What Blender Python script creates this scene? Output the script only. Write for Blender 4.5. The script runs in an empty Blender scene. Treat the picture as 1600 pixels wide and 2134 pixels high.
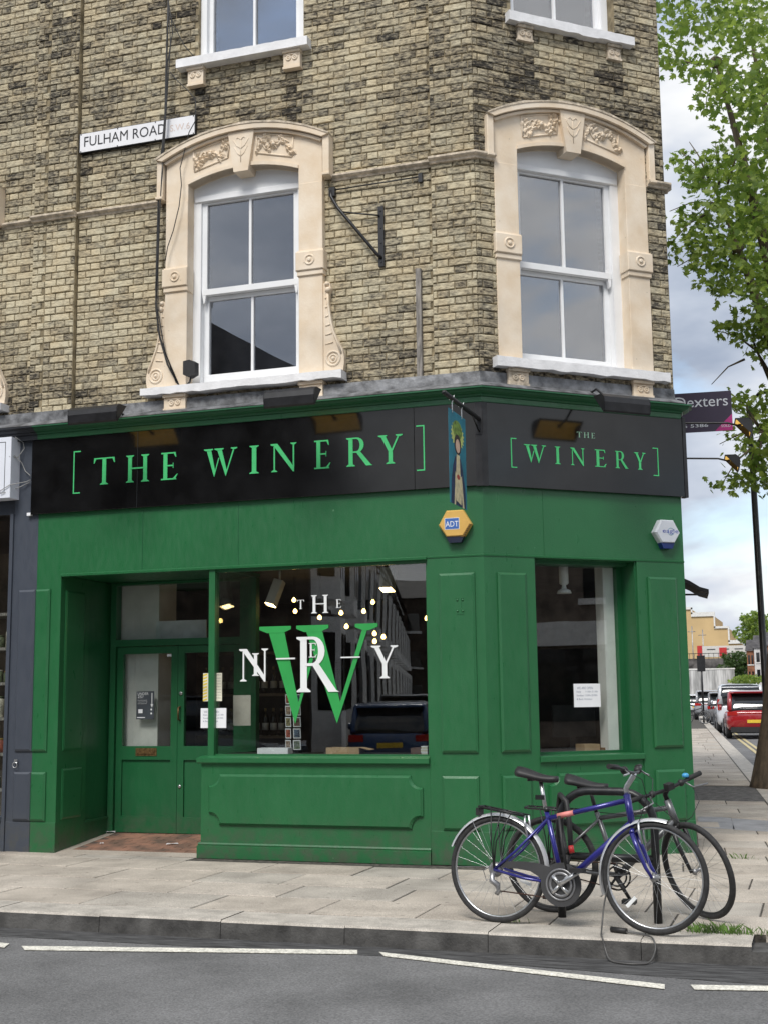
import bpy, bmesh, math, random
from mathutils import Vector, Matrix, noise
R=math.radians; rnd=random.Random(7); PI=math.pi
SC=bpy.context.scene; COL=SC.collection
# ---------------------------------------------------------------- camera
CAMP=Vector((2.778,-11.101,1.45))
FPX=2672.42
ROW=(Vector((.94782603,-.05683532,-.31368066)),Vector((.31857117,.13258011,.93858134)),Vector((-.01175676,-.98954144,.14376898)))
def camdir(a,b,c): v=Vector((a,b,c)); return Vector((ROW[0].dot(v),ROW[1].dot(v),ROW[2].dot(v)))
cam=bpy.data.cameras.new('camera'); camo=bpy.data.objects.new('camera',cam); COL.objects.link(camo)
cam.sensor_fit='VERTICAL'; cam.sensor_height=24; cam.lens=24*FPX/2134; cam.clip_start=.05; cam.clip_end=3000
cx_,cy_,cz_=camdir(1,0,0),camdir(0,-1,0),camdir(0,0,-1)
camo.matrix_world=Matrix(((cx_.x,cy_.x,cz_.x,CAMP.x),(cx_.y,cy_.y,cz_.y,CAMP.y),(cx_.z,cy_.z,cz_.z,CAMP.z),(0,0,0,1)))
SC.camera=camo
# ---------------------------------------------------------------- sky and sun
SUN_EL,SUN_AZ=50,183          # azimuth measured from +Y clockwise
w=bpy.data.worlds.new('World'); SC.world=w; w.use_nodes=True
nt=w.node_tree; nt.nodes.clear()
def nd(t,typ,**k):
    n=t.nodes.new(typ)
    for a,b in k.items(): setattr(n,a,b)
    return n
def ramp(t,stops):
    n=t.nodes.new('ShaderNodeValToRGB'); e=n.color_ramp.elements
    while len(e)<len(stops): e.new(.5)
    for i,(p,c) in enumerate(stops):
        e[i].position=p; e[i].color=(c,c,c,1) if isinstance(c,(int,float)) else (*c,1)
    return n
sky=nd(nt,'ShaderNodeTexSky',sky_type='NISHITA',sun_disc=False,sun_elevation=R(SUN_EL),sun_rotation=R(SUN_AZ),air_density=1.2,dust_density=.6,ozone_density=1.5)
tc=nd(nt,'ShaderNodeTexCoord'); mp=nd(nt,'ShaderNodeMapping'); mp.inputs['Scale'].default_value=(1,1,2.1); mp.inputs['Location'].default_value=(.36,1.95,.21)
nz=nd(nt,'ShaderNodeTexNoise'); nz.inputs['Scale'].default_value=4.6; nz.inputs['Detail'].default_value=8; nz.inputs['Roughness'].default_value=.52; nz.inputs['Distortion'].default_value=.25
nz2=nd(nt,'ShaderNodeTexNoise'); nz2.inputs['Scale'].default_value=2.6; nz2.inputs['Detail'].default_value=6; nz2.inputs['Roughness'].default_value=.55
r1=ramp(nt,[(.30,0),(.47,1)])
r2=ramp(nt,[(.36,(.42,.49,.62)),(.47,(.70,.76,.87)),(.54,(1.0,1.02,1.05)),(.64,(1.25,1.25,1.25))])
b1=nd(nt,'ShaderNodeBackground'); b1.inputs['Strength'].default_value=.10
b2=nd(nt,'ShaderNodeBackground'); b2.inputs['Strength'].default_value=.45
ms=nd(nt,'ShaderNodeMixShader'); out=nd(nt,'ShaderNodeOutputWorld')
L=nt.links.new
L(tc.outputs['Generated'],mp.inputs[0]); L(mp.outputs[0],nz.inputs['Vector']); L(mp.outputs[0],nz2.inputs['Vector'])
L(nz.outputs['Fac'],r1.inputs[0]); L(nz2.outputs['Fac'],r2.inputs[0])
L(sky.outputs[0],b1.inputs[0]); L(r2.outputs[0],b2.inputs[0]); L(r1.outputs[0],ms.inputs[0]); L(b1.outputs[0],ms.inputs[1]); L(b2.outputs[0],ms.inputs[2]); L(ms.outputs[0],out.inputs[0])
sl=bpy.data.lights.new('sun','SUN'); sl.energy=1.5; sl.angle=R(22); sl.color=(1,.96,.9)
so=bpy.data.objects.new('sun',sl); COL.objects.link(so)
sd=Vector((math.sin(R(SUN_AZ))*math.cos(R(SUN_EL)),math.cos(R(SUN_AZ))*math.cos(R(SUN_EL)),math.sin(R(SUN_EL))))
so.rotation_euler=sd.to_track_quat('Z','Y').to_euler(); so.location=(-3,-8,25)
SC.render.engine='CYCLES'
SC.view_settings.view_transform='Standard'; SC.view_settings.look='None'; SC.view_settings.gamma=1; SC.view_settings.exposure=1.05
SC.view_settings.use_curve_mapping=False
SC.cycles.max_bounces=8; SC.cycles.transparent_max_bounces=12; SC.cycles.glossy_bounces=4

# ---------------------------------------------------------------- frames: facade F (along +X) and corner facet C
CW=Vector((.75126413,.66000167,0)); CN=Vector((.66000167,-.75126413,0)); ANG=R(41.3)
SDIR=Vector((-.0995,.995,0)).normalized(); SNR=Vector((SDIR.y,-SDIR.x,0))     # side street direction, outward normal of side wall
CEND=2.12; RE=CW*CEND
def fF(a,d,z): return Vector((a,-d,z))
def fC(a,d,z): v=CW*a+CN*d; return Vector((v.x,v.y,z))
def fS(a,d,z): v=RE+SDIR*a+SNR*d; return Vector((v.x,v.y,z))
def fW(a,d,z): return Vector((a,d,z))
def ray(px,py): return camdir(px-800,py-1067,FPX)
def atY(px,py,Y): r=ray(px,py); return CAMP+r*((Y-CAMP.y)/r.y)
def onG(px,py,z=0): r=ray(px,py); return CAMP+r*((z-CAMP.z)/r.z)
def onF(px,py,d=0): p=atY(px,py,-d); return p.x,p.z
def onC(px,py,d=0):
    r=ray(px,py); p=CAMP+r*((d-CAMP.dot(CN))/r.dot(CN)); return p.dot(CW),p.z
# ---------------------------------------------------------------- materials
MATS={}
def mat(name,col,rough=.6,metal=0.,var=.12,vscale=6.,bump=0.,bscale=40.,spec=.5,col2=None,coat=0.,emit=None,stretch=None,fine=0.):
    if name in MATS: return MATS[name]
    m=bpy.data.materials.new(name); m.use_nodes=True; t=m.node_tree; b=t.nodes['Principled BSDF']; l=t.links.new
    b.inputs['Roughness'].default_value=rough; b.inputs['Metallic'].default_value=metal
    b.inputs['Specular IOR Level'].default_value=spec; b.inputs['Coat Weight'].default_value=coat
    g=nd(t,'ShaderNodeNewGeometry'); vec=g.outputs['Position']
    if stretch:
        mpn=nd(t,'ShaderNodeMapping'); mpn.inputs['Scale'].default_value=stretch; l(vec,mpn.inputs[0]); vec=mpn.outputs[0]
    n=nd(t,'ShaderNodeTexNoise'); n.inputs['Scale'].default_value=vscale; n.inputs['Detail'].default_value=7; n.inputs['Roughness'].default_value=.6; l(vec,n.inputs['Vector'])
    c2=col2 or tuple(max(0,c*(1-var*2)) for c in col); c1=tuple(min(1,c*(1+var)) for c in col)
    r=ramp(t,[(.32,c2),(.68,c1)]); l(n.outputs['Fac'],r.inputs[0]); co=r.outputs[0]
    if fine>0:
        n3=nd(t,'ShaderNodeTexNoise'); n3.inputs['Scale'].default_value=fine; n3.inputs['Detail'].default_value=3; l(g.outputs['Position'],n3.inputs['Vector'])
        r3=ramp(t,[(.35,.74),(.65,1.22)]); l(n3.outputs['Fac'],r3.inputs[0])
        mx=nd(t,'ShaderNodeMix',data_type='RGBA',blend_type='MULTIPLY'); mx.inputs[0].default_value=1; l(co,mx.inputs[6]); l(r3.outputs[0],mx.inputs[7]); co=mx.outputs[2]
    l(co,b.inputs['Base Color'])
    if bump>0:
        n2=nd(t,'ShaderNodeTexNoise'); n2.inputs['Scale'].default_value=bscale; n2.inputs['Detail'].default_value=5; l(g.outputs['Position'],n2.inputs['Vector'])
        bp=nd(t,'ShaderNodeBump'); bp.inputs['Strength'].default_value=bump; bp.inputs['Distance'].default_value=.01; l(n2.outputs['Fac'],bp.inputs['Height']); l(bp.outputs[0],b.inputs['Normal'])
    if emit: b.inputs['Emission Color'].default_value=(*emit[:3],1); b.inputs['Emission Strength'].default_value=emit[3]
    MATS[name]=m; return m
def glassmat(name,ior=.05,tint=(.9,.95,.93),rough=0.):
    m=bpy.data.materials.new(name); m.use_nodes=True; t=m.node_tree; t.nodes.clear(); l=t.links.new
    gg=nd(t,'ShaderNodeNewGeometry'); dt=nd(t,'ShaderNodeVectorMath',operation='DOT_PRODUCT'); l(gg.outputs['Normal'],dt.inputs[0]); l(gg.outputs['Incoming'],dt.inputs[1])
    ab=nd(t,'ShaderNodeMath',operation='ABSOLUTE'); l(dt.outputs['Value'],ab.inputs[0]); om=nd(t,'ShaderNodeMath',operation='SUBTRACT'); om.inputs[0].default_value=1; l(ab.outputs[0],om.inputs[1])
    pw=nd(t,'ShaderNodeMath',operation='POWER'); l(om.outputs[0],pw.inputs[0]); pw.inputs[1].default_value=5; fr=nd(t,'ShaderNodeMath',operation='MULTIPLY_ADD',use_clamp=True); l(pw.outputs[0],fr.inputs[0]); fr.inputs[1].default_value=1-ior; fr.inputs[2].default_value=ior
    tr=nd(t,'ShaderNodeBsdfTransparent'); tr.inputs[0].default_value=(*tint,1)
    gl=nd(t,'ShaderNodeBsdfGlossy'); gl.inputs['Roughness'].default_value=rough
    g=nd(t,'ShaderNodeNewGeometry'); n=nd(t,'ShaderNodeTexNoise'); n.inputs['Scale'].default_value=1.3; n.inputs['Detail'].default_value=1; l(g.outputs['Position'],n.inputs['Vector'])
    bp=nd(t,'ShaderNodeBump'); bp.inputs['Strength'].default_value=.04; bp.inputs['Distance'].default_value=.02; l(n.outputs['Fac'],bp.inputs['Height']); l(bp.outputs[0],gl.inputs['Normal'])
    mx=nd(t,'ShaderNodeMixShader'); o=nd(t,'ShaderNodeOutputMaterial')
    l(fr.outputs[0],mx.inputs[0]); l(tr.outputs[0],mx.inputs[1]); l(gl.outputs[0],mx.inputs[2]); l(mx.outputs[0],o.inputs[0]); MATS[name]=m; return m
def brickmat():
    m=bpy.data.materials.new('stock_brick'); m.use_nodes=True; t=m.node_tree; b=t.nodes['Principled BSDF']; l=t.links.new
    at=nd(t,'ShaderNodeAttribute',attribute_name='rnd'); oi=nd(t,'ShaderNodeObjectInfo'); sp=nd(t,'ShaderNodeSeparateColor'); l(oi.outputs['Color'],sp.inputs[0])
    ad=nd(t,'ShaderNodeMath',operation='ADD'); l(at.outputs['Fac'],ad.inputs[0]); l(sp.outputs[0],ad.inputs[1])
    g=nd(t,'ShaderNodeNewGeometry'); mpn=nd(t,'ShaderNodeMapping'); mpn.inputs['Scale'].default_value=(1,1,2.8); l(g.outputs['Position'],mpn.inputs[0])
    n=nd(t,'ShaderNodeTexNoise'); n.inputs['Scale'].default_value=16; n.inputs['Detail'].default_value=8; n.inputs['Roughness'].default_value=.7; l(mpn.outputs[0],n.inputs['Vector'])
    s=nd(t,'ShaderNodeMath',operation='MULTIPLY_ADD'); l(n.outputs['Fac'],s.inputs[0]); s.inputs[1].default_value=2.35; s.inputs[2].default_value=-1.20
    a2=nd(t,'ShaderNodeMath',operation='ADD',use_clamp=True); l(ad.outputs[0],a2.inputs[0]); l(s.outputs[0],a2.inputs[1])
    r=ramp(t,[(0,(.022,.021,.020)),(.18,(.070,.064,.055)),(.38,(.215,.195,.155)),(.64,(.40,.362,.275)),(1,(.60,.55,.42))]); l(a2.outputs[0],r.inputs[0])
    h=nd(t,'ShaderNodeTexNoise'); h.inputs['Scale'].default_value=5; h.inputs['Detail'].default_value=2; l(g.outputs['Position'],h.inputs['Vector'])
    hr=ramp(t,[(.35,(1.0,.93,.82)),(.65,(1.0,.985,.93))]); l(h.outputs['Fac'],hr.inputs[0])
    mx=nd(t,'ShaderNodeMix',data_type='RGBA',blend_type='MULTIPLY'); mx.inputs[0].default_value=1; l(r.outputs[0],mx.inputs[6]); l(hr.outputs[0],mx.inputs[7]); l(mx.outputs[2],b.inputs['Base Color'])
    b.inputs['Roughness'].default_value=.88; b.inputs['Specular IOR Level'].default_value=.25
    n2=nd(t,'ShaderNodeTexNoise'); n2.inputs['Scale'].default_value=55; n2.inputs['Detail'].default_value=5; l(g.outputs['Position'],n2.inputs['Vector'])
    bp=nd(t,'ShaderNodeBump'); bp.inputs['Strength'].default_value=.55; bp.inputs['Distance'].default_value=.012; l(n2.outputs['Fac'],bp.inputs['Height']); l(bp.outputs[0],b.inputs['Normal'])
    MATS['brick']=m; return m
BRICK=brickmat()
def paint(name,col,rough=.38,chip=.5):
    m=mat(name,col,rough=rough,var=.05,vscale=1.4,bump=.10,bscale=70,spec=.5)
    t=m.node_tree; b=t.nodes['Principled BSDF']; l=t.links.new
    src=b.inputs['Base Color'].links[0].from_socket
    g=nd(t,'ShaderNodeNewGeometry'); v=nd(t,'ShaderNodeTexVoronoi'); v.inputs['Scale'].default_value=5; l(g.outputs['Position'],v.inputs['Vector'])
    n=nd(t,'ShaderNodeTexNoise'); n.inputs['Scale'].default_value=60; l(g.outputs['Position'],n.inputs['Vector'])
    a=nd(t,'ShaderNodeMath',operation='MULTIPLY_ADD'); l(n.outputs['Fac'],a.inputs[0]); a.inputs[1].default_value=.06; l(v.outputs['Distance'],a.inputs[2])
    rr0=ramp(t,[(.070,chip),(.080,0)]); l(a.outputs[0],rr0.inputs[0]); sc=nd(t,'ShaderNodeSeparateColor'); l(v.outputs['Color'],sc.inputs[0]); gt=nd(t,'ShaderNodeMath',operation='GREATER_THAN'); gt.inputs[1].default_value=.80; l(sc.outputs[0],gt.inputs[0]); rr=nd(t,'ShaderNodeMath',operation='MULTIPLY'); l(rr0.outputs[0],rr.inputs[0]); l(gt.outputs[0],rr.inputs[1])
    mx=nd(t,'ShaderNodeMix',data_type='RGBA'); l(rr.outputs[0],mx.inputs[0]); l(src,mx.inputs[6]); mx.inputs[7].default_value=(min(1,col[0]*3+.10),min(1,col[1]*1.6+.12),min(1,col[2]*2+.10),1); l(mx.outputs[2],b.inputs['Base Color'])
    # splashed dirt low down and long brush marks
    sx=nd(t,'ShaderNodeSeparateXYZ'); l(g.outputs['Position'],sx.inputs[0]); mr=nd(t,'ShaderNodeMapRange'); mr.inputs[1].default_value=.0; mr.inputs[2].default_value=.42; mr.inputs[3].default_value=.75; mr.inputs[4].default_value=0; l(sx.outputs['Z'],mr.inputs[0])
    dn=nd(t,'ShaderNodeTexNoise'); dn.inputs['Scale'].default_value=7; dn.inputs['Detail'].default_value=8; dn.inputs['Roughness'].default_value=.7; l(g.outputs['Position'],dn.inputs['Vector']); dr=ramp(t,[(.42,0),(.62,1)]); l(dn.outputs['Fac'],dr.inputs[0])
    dm=nd(t,'ShaderNodeMath',operation='MULTIPLY'); l(mr.outputs[0],dm.inputs[0]); l(dr.outputs[0],dm.inputs[1])
    m2=nd(t,'ShaderNodeMix',data_type='RGBA'); l(dm.outputs[0],m2.inputs[0]); l(mx.outputs[2],m2.inputs[6]); m2.inputs[7].default_value=(.075,.075,.06,1); l(m2.outputs[2],b.inputs['Base Color'])
    bm_=nd(t,'ShaderNodeMapping'); bm_.inputs['Scale'].default_value=(7,7,2.2); l(g.outputs['Position'],bm_.inputs[0]); bs=nd(t,'ShaderNodeTexNoise'); bs.inputs['Scale'].default_value=3; bs.inputs['Detail'].default_value=6; l(bm_.outputs[0],bs.inputs['Vector'])
    rr2=ramp(t,[(.3,rough-.07),(.7,rough+.10)]); l(bs.outputs['Fac'],rr2.inputs[0]); l(rr2.outputs[0],b.inputs['Roughness'])
    bp=nd(t,'ShaderNodeBump'); bp.inputs['Strength'].default_value=.10; bp.inputs['Distance'].default_value=.003; l(bs.outputs['Fac'],bp.inputs['Height']); l(b.inputs['Normal'].links[0].from_socket,bp.inputs['Normal']); l(bp.outputs[0],b.inputs['Normal'])
    return m
GREEN=paint('green_gloss_paint',(.019,.124,.044),.34)
GREEND=paint('green_door_paint',(.013,.105,.038),.36,.2)
GREENC=paint('green_cornice_paint',(.014,.105,.042),.4,.2)
GREYP=paint('slate_grey_paint',(.052,.062,.082),.45,.3)
FASC=mat('black_gloss_fascia',(.0075,.0078,.0085),rough=.10,var=.3,vscale=3,bump=.012,bscale=2.5,spec=.5)
LETTER=mat('mint_green_vinyl',(.06,.50,.17),rough=.4,var=.05)
VINYLW=mat('white_vinyl',(.78,.80,.80),rough=.4,var=.03)
VINYLG=mat('green_vinyl',(.03,.33,.075),rough=.4,var=.04)
MORTAR=mat('mortar',(.29,.24,.155),rough=.95,var=.3,vscale=9,bump=.5,bscale=90,spec=.2)
STONE=mat('cream_painted_stone',(.73,.64,.52),rough=.7,var=.04,vscale=3.5,bump=.15,bscale=45,col2=(.66,.53,.38))
STONE_=STONE
STONEF=mat('flaking_cream_stone',(.60,.51,.40),rough=.85,var=.3,vscale=14,bump=.5,bscale=40,col2=(.30,.26,.20))
WHITE=mat('white_gloss_frame',(.80,.81,.82),rough=.35,var=.03,vscale=4)
SILL=mat('white_painted_sill',(.78,.78,.79),rough=.6,var=.07,vscale=8,bump=.3,bscale=50)
LEAD=mat('lead_flashing',(.20,.205,.215),rough=.55,metal=.3,var=.4,vscale=7,bump=.5,bscale=22)
BLACK=mat('black_metal',(.014,.014,.016),rough=.4,var=.3,vscale=12)
BLACKP=mat('black_plastic',(.018,.018,.019),rough=.55,var=.2,vscale=12)
RUBBER=mat('black_rubber',(.028,.028,.029),rough=.75,var=.25,vscale=30,bump=.3,bscale=160)
GOLD=mat('amber_reflector',(.80,.50,.10),rough=.4,metal=.0,var=.3,vscale=20,emit=(1,.62,.14,.35))
CHROME=mat('silver_alloy',(.62,.63,.64),rough=.3,metal=.9,var=.12,vscale=25)
STEEL=mat('dull_steel',(.36,.36,.37),rough=.4,metal=.8,var=.2,vscale=20)
BRASS=mat('aged_brass',(.20,.12,.05),rough=.45,metal=.6,var=.3,vscale=30)
GLASS=glassmat('shop_glass',.11,(.95,.97,.96))
GLASSU=glassmat('sash_glass',.26,(.8,.82,.86))
DARK=mat('dark_interior',(.028,.024,.020),rough=.8,var=.3)
IWALL=mat('interior_white_wall',(.70,.68,.66),rough=.8,var=.06)
IBRN=mat('interior_brown',(.045,.025,.018),rough=.7,var=.4,vscale=3)
PAPER=mat('white_paper',(.80,.81,.84),rough=.8,var=.03)
INK=mat('grey_ink',(.20,.20,.22),rough=.8,var=.05)
WOOD=mat('weathered_wood',(.27,.25,.23),rough=.85,var=.3,vscale=10,stretch=(6,6,.6),bump=.3)
# ---------------------------------------------------------------- mesh building
class MB:
    def __init__(s): s.v=[]; s.f=[]; s.sm=[]
    def add(s,vs,fs,smooth=False):
        o=len(s.v); s.v+= [Vector(v) for v in vs]; s.f+=[tuple(i+o for i in f) for f in fs]; s.sm+=[smooth]*len(fs); return s
    def box(s,fr,a0,a1,d0,d1,z0,z1,ch=0):
        if ch:
            e=ch; vs=[]
            for d,i in((d0,0),(d1-e,0),(d1,e)):
                vs+=[fr(a0+i,d,z0+i),fr(a1-i,d,z0+i),fr(a1-i,d,z1-i),fr(a0+i,d,z1-i)]
            fs=[(0,1,2,3)]
            for k in(0,4): fs+=[(k+j,k+(j+1)%4,k+4+(j+1)%4,k+4+j) for j in range(4)]
            fs+=[(8,9,10,11)]
            return s.add(vs,fs)
        vs=[fr(a,d,z) for d in(d0,d1) for a,z in((a0,z0),(a1,z0),(a1,z1),(a0,z1))]
        return s.add(vs,[(0,1,2,3),(4,5,6,7)]+[(j,(j+1)%4,4+(j+1)%4,4+j) for j in range(4)])
    def prism(s,fr,poly,d0,d1,smooth=False):
        n=len(poly); vs=[fr(a,d0,z) for a,z in poly]+[fr(a,d1,z) for a,z in poly]
        s.add(vs,[tuple(range(n)),tuple(range(n,2*n))]); o=len(s.v)-2*n
        s.f+=[(o+j,o+(j+1)%n,o+n+(j+1)%n,o+n+j) for j in range(n)]; s.sm+=[smooth]*n; return s
    def tube(s,pts,r,n=8,caps=True,closed=False):
        pts=[Vector(p) for p in pts]; rs=r if isinstance(r,(list,tuple)) else [r]*len(pts); rings=[]; up=None; N=len(pts)
        for i,p in enumerate(pts):
            t=(pts[(i+1)%N]-pts[i-1]) if closed else (pts[min(i+1,N-1)]-pts[max(i-1,0)])
            if t.length<1e-9: t=Vector((0,0,1))
            t.normalize()
            if up is None: up=t.orthogonal().normalized()
            else:
                up=up-t*up.dot(t)
                up=up.normalized() if up.length>1e-6 else t.orthogonal().normalized()
            bn=t.cross(up); rings.append([p+(up*math.cos(2*PI*k/n)+bn*math.sin(2*PI*k/n))*rs[i] for k in range(n)])
        vs=[v for q in rings for v in q]; fs=[]
        for i in range(N if closed else N-1):
            j=(i+1)%N
            fs+=[(i*n+k,i*n+(k+1)%n,j*n+(k+1)%n,j*n+k) for k in range(n)]
        s.add(vs,fs,True)
        if caps and not closed:
            o=len(s.v)-len(vs); s.f+=[tuple(o+k for k in range(n)),tuple(o+(N-1)*n+k for k in range(n))]; s.sm+=[False]*2
        return s
    def lathe(s,c,axis,prof,n=20):           # prof: (radius, distance along axis)
        axis=Vector(axis).normalized(); u=axis.orthogonal().normalized(); b=axis.cross(u); c=Vector(c)
        vs=[c+axis*h+(u*math.cos(2*PI*k/n)+b*math.sin(2*PI*k/n))*r for r,h in prof for k in range(n)]
        fs=[(i*n+k,i*n+(k+1)%n,(i+1)*n+(k+1)%n,(i+1)*n+k) for i in range(len(prof)-1) for k in range(n)]
        s.add(vs,fs,True); o=len(s.v)-len(vs)
        s.f+=[tuple(o+k for k in range(n)),tuple(o+(len(prof)-1)*n+k for k in range(n))]; s.sm+=[False]*2; return s
    def torus(s,c,axis,Rr,r,n=40,m=8,sq=1.):
        axis=Vector(axis).normalized(); u=axis.orthogonal().normalized(); b=axis.cross(u); c=Vector(c); vs=[]
        for i in range(n):
            e=u*math.cos(2*PI*i/n)+b*math.sin(2*PI*i/n)
            for k in range(m): vs.append(c+e*(Rr+r*math.cos(2*PI*k/m))+axis*(r*sq*math.sin(2*PI*k/m)))
        fs=[(i*m+k,((i+1)%n)*m+k,((i+1)%n)*m+(k+1)%m,i*m+(k+1)%m) for i in range(n) for k in range(m)]
        return s.add(vs,fs,True)
    def ball(s,c,r,n=10,m=7,sc=(1,1,1)):
        c=Vector(c); vs=[]
        for i in range(m+1):
            th=PI*i/m
            for k in range(n): vs.append(c+Vector((r*sc[0]*math.sin(th)*math.cos(2*PI*k/n),r*sc[1]*math.sin(th)*math.sin(2*PI*k/n),r*sc[2]*math.cos(th))))
        fs=[(i*n+k,i*n+(k+1)%n,(i+1)*n+(k+1)%n,(i+1)*n+k) for i in range(m) for k in range(n)]
        return s.add(vs,fs,True)
    def sweep(s,path,prof,closedprof=True):     # path XY, outward on the right hand; prof (d,z)
        P=[Vector((p[0],p[1],0)) for p in path]; rows=[]
        for i,p in enumerate(P):
            ns=[]
            if i>0: t=(P[i]-P[i-1]).normalized(); ns.append(Vector((t.y,-t.x,0)))
            if i<len(P)-1: t=(P[i+1]-P[i]).normalized(); ns.append(Vector((t.y,-t.x,0)))
            m=sum(ns,Vector((0,0,0))); m.normalize(); m/=max(.2,m.dot(ns[0]))
            rows.append([Vector((p.x+m.x*d,p.y+m.y*d,z)) for d,z in prof])
        n=len(prof); vs=[v for q in rows for v in q]; fs=[]
        for i in range(len(P)-1): fs+=[(i*n+k,i*n+(k+1)%n,(i+1)*n+(k+1)%n,(i+1)*n+k) for k in range(n)]
        s.add(vs,fs); o=len(s.v)-len(vs); s.f+=[tuple(o+k for k in range(n)),tuple(o+(len(P)-1)*n+k for k in range(n))]; s.sm+=[False]*2
        return s
    def build(s,name,m,parent=None,origin=None,fix=True):
        if parent is not None:
            r=parent
            while r.parent: r=r.parent
            off=r.location.copy()
        elif origin is not None: off=Vector(origin)
        else:
            xs=[v.x for v in s.v]; ys=[v.y for v in s.v]; zs=[v.z for v in s.v]
            off=Vector(((min(xs)+max(xs))/2,(min(ys)+max(ys))/2,min(zs)))
        me=bpy.data.meshes.new(name); me.from_pydata([v-off for v in s.v],[],s.f)
        me.polygons.foreach_set('use_smooth',s.sm)
        if fix:
            bm=bmesh.new(); bm.from_mesh(me); bmesh.ops.recalc_face_normals(bm,faces=bm.faces); bm.to_mesh(me); bm.free()
        me.materials.append(m); o=bpy.data.objects.new(name,me); COL.objects.link(o)
        if parent is not None: o.parent=parent
        else: o.location=off
        return o
def tag(o,label=None,cat=None,group=None,kind=None):
    for k,v in(('label',label),('category',cat),('group',group),('kind',kind)):
        if v: o[k]=v
    return o
def thing(name,loc,label,cat,group=None):
    o=bpy.data.objects.new(name,None); o.empty_display_size=.2; COL.objects.link(o); o.location=loc; return tag(o,label,cat,group)
def copy_tree(o,parent=None):
    c=o.copy(); COL.objects.link(c)
    if parent is not None: c.parent=parent
    for ch in o.children: copy_tree(ch,c)
    return c
def arc(cx,cz,r,a0,a1,n): return [(cx+r*math.cos(R(a0+(a1-a0)*i/n)),cz+r*math.sin(R(a0+(a1-a0)*i/n))) for i in range(n+1)]
# ---------------------------------------------------------------- lettering
def text_geo(s):
    cu=bpy.data.curves.new('t','FONT'); cu.body=s; cu.resolution_u=3; o=bpy.data.objects.new('t',cu); COL.objects.link(o)
    dg=bpy.context.evaluated_depsgraph_get(); me=bpy.data.meshes.new_from_object(o.evaluated_get(dg))
    vs=[v.co.copy() for v in me.vertices]; fs=[tuple(p.vertices) for p in me.polygons]
    bpy.data.objects.remove(o); bpy.data.curves.remove(cu); bpy.data.meshes.remove(me); return vs,fs
def sans(mb,fr,s,a0,a1,z0,z1,d,fit=True):
    vs,fs=text_geo(s); x0=min(v.x for v in vs); x1=max(v.x for v in vs); y0=min(v.y for v in vs); y1=max(v.y for v in vs)
    sx=(a1-a0)/(x1-x0); sz=(z1-z0)/(y1-y0)
    if not fit: sx=sz
    return mb.add([fr(a0+(v.x-x0)*sx,d,z0+(v.y-y0)*sz) for v in vs],fs)
def serif(ch):
    """polygons of a roman capital, height 1, and its width"""
    T,t,sv=.155,.05,.035
    def st(x,w,z0=0,z1=1,foot=True,head=True,e=.085):
        p=[[(x,z0),(x+w,z0),(x+w,z1),(x,z1)]]
        if foot: p+=[[(x-e,z0),(x+w+e,z0),(x+w+e,z0+sv*.7),(x+w,z0+sv*2.2),(x,z0+sv*2.2),(x-e,z0+sv*.7)]]
        if head: p+=[[(x-e,z1-sv*.7),(x,z1-sv*2.2),(x+w,z1-sv*2.2),(x+w+e,z1-sv*.7),(x+w+e,z1),(x-e,z1)]]
        return p
    def dg(x0,x1,w,z0=0,z1=1): return [[(x0,z1),(x0+w,z1),(x1+w,z0),(x1,z0)]]
    def hd(x,w,e=.085,z=1): return [[(x-e,z-sv),(x,z-sv*2),(x+w,z-sv*2),(x+w+e,z-sv),(x+w+e,z),(x-e,z)]]
    if ch=='I': return st(.09,T),.335
    if ch=='T': return st(.36,T,head=False)+[[(.02,.955),(.86,.955),(.86,1),(.02,1)],[(0,.80),(.03,.80),(.10,.955),(.02,1)],[(.88,.80),(.85,.80),(.78,.955),(.86,1)]],.88
    if ch=='H': return st(.09,T)+st(.73,T)+[[(.2,.49),(.78,.49),(.78,.54),(.2,.54)]],.98
    if ch=='E': return st(.09,T,foot=False,head=False)+[[(0,0),(.60,0),(.60,t),(0,t)],[(0,1-t),(.57,1-t),(.57,1),(0,1)],[(.2,.49),(.48,.49),(.48,.54),(.2,.54)],[(.56,t*.4),(.66,.20),(.63,.20),(.48,t*.9)],[(.50,1-t*.9),(.57,.82),(.60,.82),(.57,1)],[(.47,.42),(.49,.42),(.49,.61),(.47,.61)]],.66
    if ch=='N': return st(.10,t,head=False)+st(.82,t,foot=False)+[[(.05,1),(.24,1),(.87,.12),(.87,-.02),(.83,-.02)]]+hd(.04,.1,.05),.98
    if ch=='W': return [[(.09,1),(.27,1),(.435,.20),(.40,-.02)],[(.40,-.02),(.435,.2),(.56,.66),(.60,.66)],[(.50,1),(.68,1),(.885,.20),(.85,-.02)],[(.85,-.02),(.885,.2),(1.145,1),(1.20,1)]]+hd(.09,.18)+hd(.50,.18)+hd(1.14,.06,.09),1.29
    if ch=='Y': return st(.37,T,0,.5,head=False)+[[(.08,1),(.25,1),(.525,.44),(.37,.44)],[(.74,1),(.80,1),(.525,.44),(.46,.44)]]+hd(.09,.15)+hd(.73,.08),.92
    if ch=='R':
        ou=arc(.40,.735,.265,90,-90,10); inn=arc(.38,.735,.215,-90,90,10); inn=[(.38+(x-.38)*.62,z) for x,z in inn]
        return st(.09,T,head=False)+hd(.09,.1,.085)+[[(.2,1)]+ou+[(.2,.47),(.2,.52)]+inn+[(.2,.95)],[(.36,.50),(.53,.50),(.93,.03),(1.0,0),(.75,0)]],1.0
    return [],.4
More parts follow.
